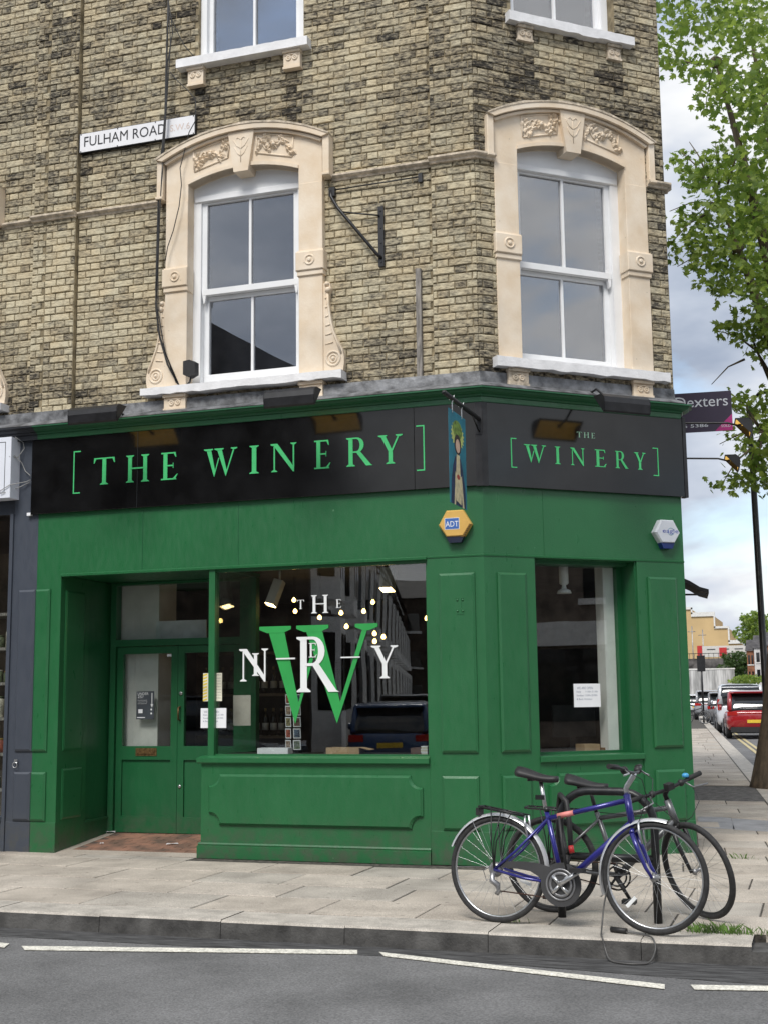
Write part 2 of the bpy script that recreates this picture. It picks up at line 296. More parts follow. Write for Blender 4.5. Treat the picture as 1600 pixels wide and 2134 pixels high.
def letters(fr,items,d,m,name,parent,thick=.006):
    obs=[]
    for ch,a0,a1,z0,z1 in items:
        ps,wd=serif(ch); mb=MB()
        for i,p in enumerate(ps): mb.prism(fr,[(a0+x/wd*(a1-a0),z0+z*(z1-z0)) for x,z in p],d-.001,d+thick+.0006*i)
        obs.append(mb.build(name,m,parent))
    return obs
def bars(fr,m,name,parent,d,rects,thick=.006):
    mb=MB()
    for i,(a0,a1,z0,z1) in enumerate(rects): mb.box(fr,a0,a1,d-.001,d+thick+.0006*i,z0,z1)
    return mb.build(name,m,parent)
# ================================================================ GROUND
ASPH=mat('asphalt',(.165,.165,.166),rough=.92,var=.12,vscale=1.2,bump=.8,bscale=90,spec=.25,fine=75)
GUT=mat('dark_patched_gutter',(.075,.075,.076),rough=.95,var=.5,vscale=9,bump=.7,bscale=60,spec=.2,col2=(.03,.03,.03),stretch=(.5,3,1))
FLAG=[mat('paving_flag_%s'%n,c,rough=.9,var=.09,vscale=2.6,bump=.12,bscale=70,spec=.2,fine=120) for n,c in(('warm',(.435,.39,.335)),('grey',(.405,.373,.328)),('pale',(.46,.415,.36)),('brown',(.39,.347,.297)))]
def spots(m,scale,thr,mul,lo=.78):
    t=m.node_tree; b=t.nodes['Principled BSDF']; l=t.links.new; src=b.inputs['Base Color'].links[0].from_socket
    g=nd(t,'ShaderNodeNewGeometry'); v=nd(t,'ShaderNodeTexVoronoi'); v.inputs['Scale'].default_value=scale; l(g.outputs['Position'],v.inputs['Vector']); n=nd(t,'ShaderNodeTexNoise'); n.inputs['Scale'].default_value=1.6; n.inputs['Detail'].default_value=7; l(g.outputs['Position'],n.inputs['Vector'])
    r=ramp(t,[(thr,mul),(thr+.03,1.)]); l(v.outputs['Distance'],r.inputs[0]); r2=ramp(t,[(.32,lo),(.55,1.06)]); l(n.outputs['Fac'],r2.inputs[0])
    for s_ in(r,r2):
        mx=nd(t,'ShaderNodeMix',data_type='RGBA',blend_type='MULTIPLY'); mx.inputs[0].default_value=1; l(src,mx.inputs[6]); l(s_.outputs[0],mx.inputs[7]); src=mx.outputs[2]
    l(src,b.inputs['Base Color'])
for q in FLAG: spots(q,5.5,.075,.62)
spots(ASPH,9,.04,1.3,.86); spots(STONE,9,.035,.62,.88)
JOINT=mat('sandy_joint',(.085,.076,.064),rough=.95,var=.4,vscale=20)
KERBT=mat('granite_kerb',(.46,.425,.375),rough=.85,var=.15,vscale=6,bump=.3,bscale=90,fine=140)
KERBF=mat('dirty_kerb_face',(.085,.083,.08),rough=.9,var=.3,vscale=6,bump=.5,bscale=60)
LINE=mat('road_line_paint',(.72,.70,.62),rough=.8,var=.16,vscale=18,bump=.3,bscale=90,fine=60)
YLINE=mat('yellow_line_paint',(.52,.44,.24),rough=.8,var=.2,vscale=10,fine=60)
def sheet(name,pts,z,m,t=.02,parent=None):
    n=len(pts); mb=MB().add([(x,y,z) for x,y in pts]+[(x,y,z-t) for x,y in pts],[tuple(range(n)),tuple(range(n,2*n))]+[(i,(i+1)%n,n+(i+1)%n,n+i) for i in range(n)])
    o=mb.build(name,m,parent)
    if parent is None: o['kind']='structure'
    return o
RZ=-.12
sheet('ground',[(-600,-400),(600,-400),(600,900),(-600,900)],RZ-.02,ASPH,.05)
def skx(y): return .71-.1*(y-23.64)         # side street kerb line
KY=-3.06
sheet('road',[(-80,KY+.15),(-80,-12.4),(80,-12.4),(80,KY+.15)],RZ-.004,ASPH)
sheet('side_road',[(skx(KY)-.1,KY+.2),(skx(KY)+8,KY+.2),(skx(175)+7,175),(skx(175),175)],RZ-.008,ASPH)
sheet('road_gutter',[(-60,KY+.03),(-60,KY-.33),(-3,KY-.30),(.5,KY-.26),(2.2,KY-.45),(4,KY-.5),(4,KY+.03)],RZ,GUT,.003)
# white dashes by the kerb
def dash(pts): sheet('road_marking',pts,RZ+.004,LINE,.003)
z=RZ+.004
def gp(*p): return [tuple(onG(x,y,z)[:2]) for x,y in p]
dash(gp((46,1971),(52,1979),(745,1987.5),(745,1979.5)))
dash(gp((790,1983.5),(800,1991.5),(1384,2060),(1384,2051)))
dash(gp((1438,2052),(1446,2061),(1720,2066),(1720,2056)))
dash(gp((-300,1931),(-310,1940),(10,1974),(20,1966)))
for off in(.28,.46):
    sheet('double_yellow_line',[(skx(8)+off+.2,8),(skx(8)+off+.3,8),(skx(150)+off+.3,150),(skx(150)+off+.2,150)],RZ+.004,YLINE,.003)
# pavement bed
PV=[(-60,KY+.366),(2.3,KY+.366),(2.75,KY+.45),(3.0,KY+1.0),(skx(0)-.3,0),(skx(175)-.3,175),(skx(175)-12,175),(-20,8),(-60,8)]
pave=sheet('pavement',PV,-.005,JOINT,.15)
kerb=MB().sweep([(-60,KY+.33),(2.3,KY+.33),(2.72,KY+.45),(3.0,KY+1.0)],[(0,-.25),(.30,-.25),(.30,-.045),(0,-.045)]).build('kerb',KERBF); kerb['kind']='structure'
x=-7.4; k=0
while x<2.3:
    ln=min(rnd.uniform(.86,1.0),2.32-x); e=.004
    mb=MB(); y0=KY+.37; y1=KY; jz=rnd.uniform(-.003,.003); x1=x+ln-.004
    yo=0.0 if x1<1.7 else .03
    vs=[(x,y0,-.06),(x1,y0,-.06),(x1,y0,jz),(x,y0,jz),(x,y1+.012,jz),(x1,y1+yo+.012,jz),(x,y1,jz-.014),(x1,y1+yo,jz-.014)]
    mb.add(vs,[(3,2,5,4),(4,5,7,6),(0,1,2,3)])
    ks=mb.build('kerbstone',KERBT,kerb)
    fb=MB().add([(x,y1,jz-.014),(x1,y1+yo,jz-.014),(x1,y1+yo-.012,RZ-.06),(x,y1-.012,RZ-.06),(x,y0,jz-.014),(x1,y0,jz-.014),(x1,y0,RZ-.06),(x,y0,RZ-.06)],[(0,1,2,3),(0,4,7,3),(1,5,6,2)]).build('kerb_face',KERBF,ks)
    x+=ln
def slabbox(x0,x1,y0,y1,m,parent,skew=0,z=0):
    g=.0065; c=.004; t=rnd.uniform(0,.004)+z; tx=rnd.uniform(-.002,.002)
    gy=.0115; q=[(x0+g+skew*y0,y0+gy),(x1-g+skew*y0,y0+gy),(x1-g+skew*y1,y1-gy),(x0+g+skew*y1,y1-gy)]
    cx=sum(p[0] for p in q)/4; cy=sum(p[1] for p in q)/4
    top=[(px+(c if px<cx else -c),py+(c if py<cy else -c),t+(tx if px<cx else -tx)) for px,py in q]
    mb=MB().add([(px,py,-.05) for px,py in q]+[(px,py,t-c) for px,py in q]+top,[(0,1,5,4),(1,2,6,5),(2,3,7,6),(3,0,4,7),(4,5,9,8),(5,6,10,9),(6,7,11,10),(7,4,8,11),(8,9,10,11)])
    return mb.build('paving_slab',m,parent)
rows=[(-2.69,-2.05),(-2.05,-1.45),(-1.45,-.84),(-.84,-.24),(-.24,.02)]
for ri,(ya,yb) in enumerate(rows):
    x=-7.6+(.45 if ri%2 else 0)+rnd.uniform(-.05,.05)
    lim=2.62 if ri==0 else 2.92
    while x<lim-.2:
        ln=rnd.choice((.9,.9,.75,.9,.62)) if ri<4 else rnd.choice((.9,1.2,.6))
        x1=min(x+ln,lim)
        sk=0
        if ri==4 and x1>-2.82 and x<-.0:
            if x<-2.83: slabbox(x,-2.82,ya,yb,FLAG[1],pave)
            x=max(x1,.0); continue          # building footings
        slabbox(x,x1,ya,yb,rnd.choice((FLAG[0],FLAG[0],FLAG[1],FLAG[2],FLAG[3])),pave)
        x=x1
# slabs round the corner and along the side street
y=.02; rr=0
while y<46:
    h=.62 if y<12 else .8
    xl=(1.63-.1*(y-1.4)) if y>1.45 else (.03+ (y)*1.137); xr=skx(y)-.34
    if not(7.4<y<10.2):
        x=xl; f=rnd.uniform(.35,.9); first=True
        while x<xr-.05:
            x1=min(x+(f if first else .9),xr); 
            if xr-x1<.25: x1=xr
            m=rnd.choice(FLAG) if not(17<y<24) else FLAG[2]
            slabbox(x+.1*y,x1+.1*y,y,y+h,m,pave,skew=-.1); x=x1; first=False
    y+=h; rr+=1
TARM=mat('tarmac_patch',(.125,.12,.115),rough=.95,var=.35,vscale=9,bump=.8,bscale=60,fine=70)
sheet('tree_pit',[(1.0,7.42),(2.0,7.42),(1.72,10.2),(.78,10.2)],.002,TARM,.006)
y=-1.98
while y<130:                              # side street kerbstones
    ln=.92 if y<60 else 4; xa=skx(y)-.32; xb=skx(y+ln)-.32; g=.01
    kb=MB().add([(xa,y,-.002),(xa+.32,y,-.004),(xb+.32,y+ln-g,-.004),(xb,y+ln-g,-.002),(xa+.32,y,-.2),(xb+.32,y+ln-g,-.2)],[(0,1,2,3),(1,4,5,2)]).build('kerbstone',KERBT,kerb); y+=ln
hatch=MB()
for i,(px0,px1) in enumerate(((1452,1522),(1524,1600))):
    a,b,c,d=[onG(*q) for q in((px0,1700+i*6),(px1,1705+i*6),(px1+8,1729+i*5),(px0+3,1725+i*5))]
    hatch.add([(p.x,p.y,zz) for zz in(.004,-.02) for p in(a,b,c,d)],[(0,1,2,3),(0,1,5,4),(1,2,6,5),(2,3,7,6),(3,0,4,7)])
tag(hatch.build('cellar_hatch',mat('steel_hatch',(.36,.36,.37),rough=.5,metal=.4,var=.15,vscale=4,bump=.7,bscale=90)),'silver steel cellar hatch plates set flush in the pavement beside the green shop','hatch')

# ================================================================ CORNER BUILDING
B=thing('corner_building',(-2,0,0),'yellow stock brick corner building with green wine shop front and cream window surrounds','building')
NB=thing('neighbouring_building',(-7,0,0),'brick terrace building with slate grey shop front and white sign box, adjoining the green shop','building')
X0=-4.62
def core(mb,fr,a0,a1,z0,z1,d0,d1,holes):
    xs=sorted({a0,a1,*[h[0] for h in holes],*[h[1] for h in holes]}); xs=[x for x in xs if a0<=x<=a1]
    for i in range(len(xs)-1):
        m=(xs[i]+xs[i+1])/2; zs=[(z0,z1)]
        for h in holes:
            if h[0]<m<h[1]:
                nz=[]
                for q in zs:
                    if h[2]>q[0]: nz.append((q[0],min(h[2],q[1])))
                    if h[3]<q[1]: nz.append((max(h[3],q[0]),q[1]))
                zs=[q for q in nz if q[1]-q[0]>1e-4]
        for q in zs: mb.box(fr,xs[i],xs[i+1],d0,d1,q[0],q[1])
ZT=9.7; ZB=4.2
WF=-2.365; WC=1.045
hF=[(WF-.68,WF+.68,4.50,6.76),(-2.90,-1.74,7.9,ZT+1)]
hC=[(WC-.68,WC+.68,4.50,6.76),(.43,1.60,7.9,ZT+1)]
mb=MB()
core(mb,fF,-4.27,-.43,ZB,ZT,-.40,-.068,hF)
core(mb,fF,X0,-4.2701,ZB,ZT,-.40,-.008,[]); core(mb,fF,-.4299,-.02,ZB,ZT,-.40,-.008,[])
core(mb,fC,.012,CEND-.02,ZB,ZT,-.40,-.008,hC)
wall=mb.build('brick_wall',MORTAR,B)
mb=MB(); core(mb,fF,-10,-4.78,ZB,ZT,-.4,-.068,[(-6.795,-5.435,4.50,6.76)]); mb.box(fF,-4.7799,X0-.001,-.4,-.008,ZB,ZT)
nwall=mb.build('brick_wall',MORTAR,NB)
SIDEB=mat('sooty_side_brick',(.16,.14,.10),rough=.9,var=.5,vscale=14,bump=.6,bscale=40)
def sidebrick():
    t=SIDEB.node_tree; b=t.nodes['Principled BSDF']; l=t.links.new; g=nd(t,'ShaderNodeNewGeometry'); dp=nd(t,'ShaderNodeVectorMath',operation='DOT_PRODUCT'); dp.inputs[1].default_value=SDIR; l(g.outputs['Position'],dp.inputs[0]); sx=nd(t,'ShaderNodeSeparateXYZ'); l(g.outputs['Position'],sx.inputs[0]); cb=nd(t,'ShaderNodeCombineXYZ'); l(dp.outputs['Value'],cb.inputs[0]); l(sx.outputs['Z'],cb.inputs[1])
    bt=nd(t,'ShaderNodeTexBrick'); bt.inputs['Scale'].default_value=1; bt.inputs['Brick Width'].default_value=.225; bt.inputs['Row Height'].default_value=.0745; bt.inputs['Mortar Size'].default_value=.006; bt.inputs['Color1'].default_value=(.30,.265,.19,1); bt.inputs['Color2'].default_value=(.09,.08,.065,1); bt.inputs['Mortar'].default_value=(.24,.2,.13,1); l(cb.outputs[0],bt.inputs['Vector']); l(bt.outputs[0],b.inputs['Base Color'])
sidebrick()
MB().box(fS,.0,13,-.35,0,0,ZT).build('side_wall',SIDEB,B)
MB().add([(X0,.05,ZT),(0,.05,ZT),(*(CW*CEND).xy,ZT),(*(RE+SDIR*13).xy,ZT),(X0,14,ZT)],[(0,1,2,3,4)]).build('roof',LEAD,B)
MB().box(fW,X0,.2,13.5,13.8,0,ZT).build('rear_wall',SIDEB,B)
MB().box(fW,X0-.05,X0+.15,.45,13.5,0,ZT).build('party_wall',DARK,B)
MB().box(fF,-10,X0-.06,-9,-.4,ZT-.1,ZT).build('roof',LEAD,NB)
# ---- bricks in Flemish bond
CH=.0745; SW,HW,J=.2155,.1025,.0098
def brick_shape(w,r):
    h=CH-J; g=lambda s:r.uniform(-s,s); e=.0072; vs=[]
    f=r.uniform(.003,.009)
    for yy,ins in((.055,0),(f*0+.0,0),(-f,e)):
        for sx,sz in((-1,-1),(1,-1),(1,1),(-1,1)):
            vs.append((sx*(w/2-ins)+g(.0028),yy+g(.0012),sz*(h/2-ins*.9)+g(.0022)))
    fs=[(0,1,5,4),(1,2,6,5),(2,3,7,6),(3,0,4,7),(4,5,9,8),(5,6,10,9),(6,7,11,10),(7,4,8,11),(8,9,10,11)]
    return vs,fs
VAR={}
for wd in(SW,HW):
    for i in range(7):
        me=bpy.data.meshes.new('brick'); v_,f_=brick_shape(wd,rnd); me.from_pydata(v_,[],f_); me.materials.append(BRICK)
        bm=bmesh.new(); bm.from_mesh(me); bmesh.ops.recalc_face_normals(bm,faces=bm.faces); bm.to_mesh(me); bm.free(); VAR.setdefault(wd,[]).append(me)
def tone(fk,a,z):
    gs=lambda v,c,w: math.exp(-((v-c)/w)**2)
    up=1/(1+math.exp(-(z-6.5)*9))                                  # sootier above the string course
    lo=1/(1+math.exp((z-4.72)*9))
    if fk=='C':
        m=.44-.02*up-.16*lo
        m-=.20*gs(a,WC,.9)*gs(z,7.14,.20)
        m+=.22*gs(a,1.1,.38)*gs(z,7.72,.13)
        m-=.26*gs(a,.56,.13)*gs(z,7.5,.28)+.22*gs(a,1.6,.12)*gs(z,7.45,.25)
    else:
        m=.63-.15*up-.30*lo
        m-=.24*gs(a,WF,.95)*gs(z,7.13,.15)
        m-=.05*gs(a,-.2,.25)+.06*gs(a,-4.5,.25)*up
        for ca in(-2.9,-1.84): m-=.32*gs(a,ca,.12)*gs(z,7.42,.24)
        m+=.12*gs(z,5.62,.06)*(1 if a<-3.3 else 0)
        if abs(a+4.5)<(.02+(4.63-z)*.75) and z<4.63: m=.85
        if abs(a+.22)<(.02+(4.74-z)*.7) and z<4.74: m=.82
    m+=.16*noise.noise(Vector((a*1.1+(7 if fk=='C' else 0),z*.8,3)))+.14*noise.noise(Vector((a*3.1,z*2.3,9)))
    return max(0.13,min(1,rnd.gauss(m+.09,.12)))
BR=[]      # fk, a, d, z, w, tone, full, owner
def lay(fk,a0,a1,d,holes,owner,ph=0):
    n=0; z=ZB+.03
    while z<ZT-.05:
        zc=z+CH/2; iv=[(a0,a1)]
        for h in holes:
            if h[2]<zc<h[3]:
                iv=[q for p in iv for q in((p[0],min(p[1],h[0])),(max(p[0],h[1]),p[1])) if q[1]-q[0]>.02]
        for p0,p1 in iv:
            per=SW+HW+2*J; x=math.floor((p0-ph)/per)*per+ph+(per/2 if n%2 else 0)-per; i=0
            while x<p1:
                w_=SW if i%2==0 else HW; s=max(x,p0+.003); e=min(x+w_,p1-.003)
                if e-s>.03: BR.append((fk,(s+e)/2,d,zc+rnd.uniform(-.0015,.0015),e-s,tone(fk,(s+e)/2,zc),abs(e-s-w_)<1e-4,owner))
                x+=w_+J; i+=1
        z+=CH; n+=1
bhF=[(WF-.79,WF+.79,4.46,6.84),(-2.905,-1.735,7.885,99)]
bhC=[(WC-.79,WC+.79,4.46,6.84),(.425,1.605,7.885,99)]
lay('F',-4.268,-.432,-.06,bhF,B,.05); lay('F',X0,-4.272,0,[],B,.02); lay('F',-.428,0,0,[],B,.07)
lay('C',.002,CEND,0,bhC,B,.0)
lay('F',-9,-4.782,-.06,[(-6.905,-5.325,4.46,6.84)],NB,.05); lay('F',-4.778,X0-.002,0,[],NB,.02)
frm={'F':fF,'C':fC}
def bdist(b): return (frm[b[0]](b[1],b[2],b[3])-CAMP).length/(b[4]**.35)
for owner,wl,lim in((B,wall,300),(NB,nwall,300)):
    mine=sorted([b for b in BR if b[7] is owner],key=bdist); full=[b for b in mine if b[6]][:lim]; fs_=set(id(b) for b in full); rest=[b for b in mine if id(b) not in fs_]
    for b in full:
        o=bpy.data.objects.new('brick',rnd.choice(VAR[SW if abs(b[4]-SW)<.001 else HW])); COL.objects.link(o); o.parent=wl
        o.location=frm[b[0]](b[1],b[2],b[3])-owner.location; o.rotation_euler=(rnd.uniform(-.01,.01),rnd.uniform(-.006,.006),(ANG if b[0]=='C' else 0)+rnd.uniform(-.012,.012)); o.color=(b[5],0,0,1)
    vs=[];fs=[];rv=[]
    for b in rest:
        v_,f_=brick_shape(b[4],rnd); o=len(vs); fr=frm[b[0]]
        vs+=[fr(b[1]+x,b[2]-y,b[3]+z)-owner.location for x,y,z in v_]; fs+=[tuple(i+o for i in f) for f in f_]; rv+=[b[5]]*len(f_)
    me=bpy.data.meshes.new('bricks'); me.from_pydata(vs,[],fs); at=me.attributes.new('rnd','FLOAT','FACE'); at.data.foreach_set('value',rv); me.materials.append(BRICK)
    bm=bmesh.new(); bm.from_mesh(me); bmesh.ops.recalc_face_normals(bm,faces=bm.faces); bm.to_mesh(me); bm.free()
    o=bpy.data.objects.new('bricks',me); COL.objects.link(o); o.parent=wl; o.color=(0,0,0,1); o['kind']='stuff'

# ---- string course, flashing, cornice
def stringc(path,parent,d0,ml=STONEF):
    MB().sweep(path,[(d0,6.44),(d0+.016,6.443),(d0+.022,6.46),(d0+.045,6.472),(d0+.055,6.482),(d0+.055,6.50),(d0-.02,6.512),(d0-.02,6.44)]).build('string_course',ml,parent)
stringc([(-4.27,.06),(-3.29,.06)],B,0); stringc([(-1.44,.06),(-.43,.06)],B,0)
stringc([(X0,0),(-4.265,0)],B,.015); stringc([(-.435,0),(0,0),(CW*.2).xy],B,.015)
stringc([(CW*1.9).xy,(CW*CEND).xy,(RE+SDIR*.1).xy],B,.015)
stringc([(-4.785,0),(X0-.001,0)],NB,.015); stringc([(-5.2,.06),(-4.785,.06)],NB,0)
PATH=[(X0,0),(0,0),tuple(RE.xy),tuple((RE+SDIR*.12).xy)]
NPATH=[(-10,0),(X0-.001,0)]
fl=[(-.06,4.24),(.165,4.222),(.17,4.228),(.12,4.262),(.02,4.30),(.012,4.40),(-.06,4.40)]
MB().sweep(PATH[:3],fl).build('lead_flashing',LEAD,B); MB().sweep(NPATH,fl).build('lead_flashing',LEAD,NB)
corn=[(-.05,4.10),(.055,4.10),(.055,4.15),(.07,4.152),(.078,4.168),(.10,4.172),(.13,4.188),(.14,4.205),(.165,4.209),(.165,4.2215),(-.05,4.238)]
MB().sweep(PATH,corn).build('cornice',GREENC,B); MB().sweep(NPATH,corn).build('cornice',mat('dark_slate_paint',(.022,.025,.032),rough=.45,var=.2),NB)
# light green fillet below the cornice
MB().sweep(PATH,[(.03,4.105),(.0585,4.105),(.0585,4.146),(.03,4.146)]).build('cornice_fillet',GREEN,B)
# ---- fascia boards
fas=MB()
for a0,a1 in((-4.69,-3.475),(-3.472,-.62),(-.617,-.02)): fas.box(fF,a0,a1,-.02,.045,3.335,4.115,.002)
FAS=fas.build('fascia_board',FASC,B)
fas=MB().box(fC,.04,2.165,-.02,.045,3.335,4.115,.002); FASC_C=fas.build('fascia_board',FASC,B)
MB().box(fC,2.168,2.205,-.02,.05,3.33,4.12).build('fascia_end_trim',BLACK,B)
MB().sweep([(-.04,-.0),(0,0),tuple((CW*.04).xy)],[(0,3.33),(.05,3.33),(.05,4.118),(0,4.118)]).build('fascia_corner_trim',BLACK,B)
MB().box(fF,-4.735,-4.692,-.0,.04,3.325,3.355).build('fascia_end_clip',PAPER,B)
zl,zh=3.588,3.860
letters(fF,[('T',-3.964,-3.724,zl,zh),('H',-3.598,-3.34,zl,zh),('E',-3.209,-3.027,zl,zh),('W',-2.745,-2.391,zl,zh),('I',-2.264,-2.165,zl,zh),('N',-2.039,-1.771,zl,zh),('E',-1.597,-1.434,zl,zh),('R',-1.277,-1.016,zl,zh),('Y',-.964,-.722,zl,zh)],.045,LETTER,'sign_letter',FAS)
bars(fF,LETTER,'sign_bracket',FAS,.045,[(-4.199,-4.187,3.515,3.949),(-4.199,-4.118,3.937,3.949),(-4.199,-4.118,3.515,3.527)],.004)
bars(fF,LETTER,'sign_bracket',FAS,.045,[(-.531,-.519,3.503,3.928),(-.597,-.519,3.916,3.928),(-.597,-.519,3.503,3.515)],.004)
zl,zh=3.572,3.737
letters(fC,[('W',.413,.642,zl,zh),('I',.737,.794,zl,zh),('N',.904,1.057,zl,zh),('E',1.167,1.29,zl,zh),('R',1.389,1.534,zl,zh),('Y',1.602,1.731,zl,zh)],.045,LETTER,'sign_letter',FASC_C,.004)
letters(fC,[('T',.98,1.032,3.84,3.893),('H',1.054,1.110,3.84,3.893),('E',1.136,1.176,3.84,3.893)],.045,mat('pale_mint_vinyl',(.22,.40,.30),rough=.4),'sign_letter',FASC_C,.003)
bars(fC,LETTER,'sign_bracket',FASC_C,.045,[(.278,.287,3.511,3.787),(.278,.336,3.778,3.787),(.278,.336,3.511,3.520)],.004)
bars(fC,LETTER,'sign_bracket',FASC_C,.045,[(1.865,1.874,3.521,3.795),(1.813,1.874,3.786,3.795),(1.813,1.874,3.521,3.530)],.004)

# ---- window surrounds and sashes
def arcpts(c,half,zs,zc,n=14):                 # segmental arc through (c±half,zs) with crown zc, left to right
    s=zc-zs; r=(half*half+s*s)/(2*s); th=math.asin(half/r); return [(c+r*math.sin(-th+2*th*i/n),zc-r+r*math.cos(-th+2*th*i/n)) for i in range(n+1)]
def foliage(fr,c,z,w,h,parent,tilt,d=.022,flip=1):
    mb=MB(); D=d
    def leaf(a,zz,l,wd,ang,dd):
        ca,sa=math.cos(ang),math.sin(ang); pts=[(0,0),(.25,.5),(.6,.42),(1,0),(.6,-.42),(.25,-.5)]
        vs=[fr(a+(x*l)*ca-(yy*wd)*sa,D,zz+(x*l)*sa+(yy*wd)*ca) for x,yy in pts]+[fr(a+.45*l*ca,D+dd,zz+.45*l*sa)]
        mb.add(vs,[(i,(i+1)%6,6) for i in range(6)],False)
    for k in range(8):
        leaf(c,z,.060,.044,tilt+2*PI*k/8,.034)
    mb.ball(fr(c,D+.026,z),.020)
    for s in(-1,1):
        for k in range(15):
            t=k/14; a=c+s*(w*(.16+.36*t)); zz=z+h*.33*math.sin(PI*(t*1.6+.2*s))*flip+tilt*s*(a-c)*0
            leaf(a,zz+math.tan(tilt)*(a-c),.074,.046,(PI/2 if k%2 else -PI/2)*.8+s*.6+rnd.uniform(-.4,.4),.034)
        pts=[]
        for k in range(15):
            t=k/14; a=c+s*w*(.12+.40*t); pts.append(fr(a,D+.006,z+math.tan(tilt)*(a-c)+h*.30*math.sin(PI*1.7*t)*s*flip))
        mb.tube(pts,[.009-.004*k/14 for k in range(15)],6)
    return mb.build('carved_foliage',STONE,parent)
def surround(fr,c,parent,scroll=True,dz=0.):
    P=MB()
    outer=arcpts(c,.86,6.86,7.075); inner=arcpts(c,.60,6.60,6.71)
    poly=[(c-.60,6.44),(c-.846,6.44),(c-.846,6.84)]+outer[1:-1]+[(c+.846,6.84),(c+.846,6.44),(c+.60,6.44)]+inner[::-1]
    P.prism(fr,poly,-.20,.012); S=P.build('window_surround',STONE,parent)
    for s in(-1,1):
        a0,a1=(c-.846,c-.60) if s<0 else (c+.60,c+.846)
        MB().box(fr,a0,a1,-.20,.016,4.525,6.4395,.004).build('shaft',STONE,S)
        bl=MB().box(fr,a0-.022,a1+.012 if s<0 else a1+.022,-.1,.05,5.545,5.735,.008).box(fr,a0-.012,a1+.012,-.1,.034,5.495,5.545,.006).box(fr,a0-.012,a1+.012,-.1,.03,5.735,5.75,.004); b_=bl.build('capital_block',STONE,S)
        m_=(a0+a1)/2; MB().torus(fr(m_,.05,5.645),fr(0,1,0)-fr(0,0,0),.046,.010,20,6).lathe(fr(m_,.049,5.645),fr(0,1,0)-fr(0,0,0),[(.022,0),(.020,.010),(.008,.014)],12).build('roundel',STONE,b_)
        # dropped hood end
        e0,e1=(c-.935,c-.865) if s<0 else (c+.865,c+.935)
        MB().box(fr,e0,e1,-.06,.06,6.50,6.885,.006).box(fr,e0-.006 if s<0 else e0,e1 if s<0 else e1+.006,-.06,.075,6.47,6.50,.006).build('hood_drop',STONE,S)
        pa=c+s*.345; zc=6.885; ti=-s*.235
        fp=[]
        for da,dz_ in((-.2,-.105),(.2,-.105),(.2,.105),(-.2,.105)): fp.append((pa+da*(1 if dz_>0 else .92),zc+dz_+math.tan(ti)*da))
        pan=MB()
        for i in range(4):
            p,q=fp[i],fp[(i+1)%4]; pan.tube([fr(p[0],.014,p[1]),fr(q[0],.014,q[1])],.010,6)
        pn=pan.build('carved_panel',STONE,S); foliage(fr,pa,zc,.36,.19,pn,ti,.014,s)
    h1=arcpts(c,.935,6.885,7.125); h2=arcpts(c,.865,6.865,7.07)
    MB().prism(fr,h1+h2[::-1],-.06,.085).build('hood_moulding',STONE,S)
    h3=arcpts(c,.862,6.855,7.062); h4=arcpts(c,.84,6.835,7.038)
    MB().prism(fr,h3+h4[::-1],-.06,.05).build('hood_bead',STONE,S)
    h5=arcpts(c,.945,6.893,7.14); h6=arcpts(c,.935,6.882,7.122); jag=[(a+rnd.uniform(-.004,.004),z_+rnd.uniform(-.004,.008)) for a,z_ in h5]
    MB().prism(fr,jag+h6[::-1],-.06,.092).build('weathered_capping',STONEF,S)
    i2=arcpts(c,.60,6.60,6.71); i3=arcpts(c,.60,6.635,6.745)
    MB().prism(fr,i3+i2[::-1],-.1,.028).build('arch_bead',STONE,S)
    ks=MB().prism(fr,[(c-.078,6.645),(c+.078,6.645),(c+.142,7.062),(c-.142,7.062)],-.18,.058).build('keystone',STONE,S)
    pl=MB()
    pl.tube([fr(c,.06,6.74),fr(c,.06,6.98)],.004,5)
    for s in(-1,1):
        for zb,l in((6.80,.07),(6.88,.085)): pl.tube([fr(c,.06,zb),fr(c+s*l*.5,.06,zb+.03),fr(c+s*l,.06,zb+.10)],.004,5)
        pl.tube([fr(c,.06,6.97),fr(c+s*.03,.06,7.0),fr(c+s*.045,.06,6.985)],.004,5)
    pl.build('carved_sprig',STONE,ks)
    if scroll:
        for s in(-1,1):
            x=lambda v:c+s*(.846+v*1.12)
            ol=[(x(0),4.535),(x(.175),4.535),(x(.185),4.60),(x(.185),4.66),(x(.17),4.74),(x(.135),4.82),(x(.10),4.90),(x(.075),5.0),(x(.055),5.12),(x(.048),5.25),(x(.055),5.30),(x(.07),5.35),(x(.058),5.41),(x(.03),5.425),(x(0),5.40)]
            sc=MB().prism(fr,ol,-.06,.0).build('scroll_bracket',STONE,S)
            r_=MB().torus(fr(x(.088),.0,4.655),fr(0,1,0)-fr(0,0,0),.068,.012,24,6).torus(fr(x(.088),.0,4.655),fr(0,1,0)-fr(0,0,0),.036,.010,18,6).ball(fr(x(.088),0,4.655),.02)
            r_.tube([fr(x(v),.002,zz) for v,zz in((.16,4.70),(.12,4.83),(.085,4.93),(.062,5.05),(.045,5.2),(.04,5.30))],[.012]*6,6)
            for k in range(6): r_.tube([fr(x(.02),.0,4.80+.09*k),fr(x(.09-.012*k),.004,4.775+.09*k+.04)],.007,5)
            r_.ball(fr(x(.045),.005,5.335),.03).ball(fr(x(.035),.005,5.395),.024); r_.build('scroll_carving',STONE,sc)
    return S
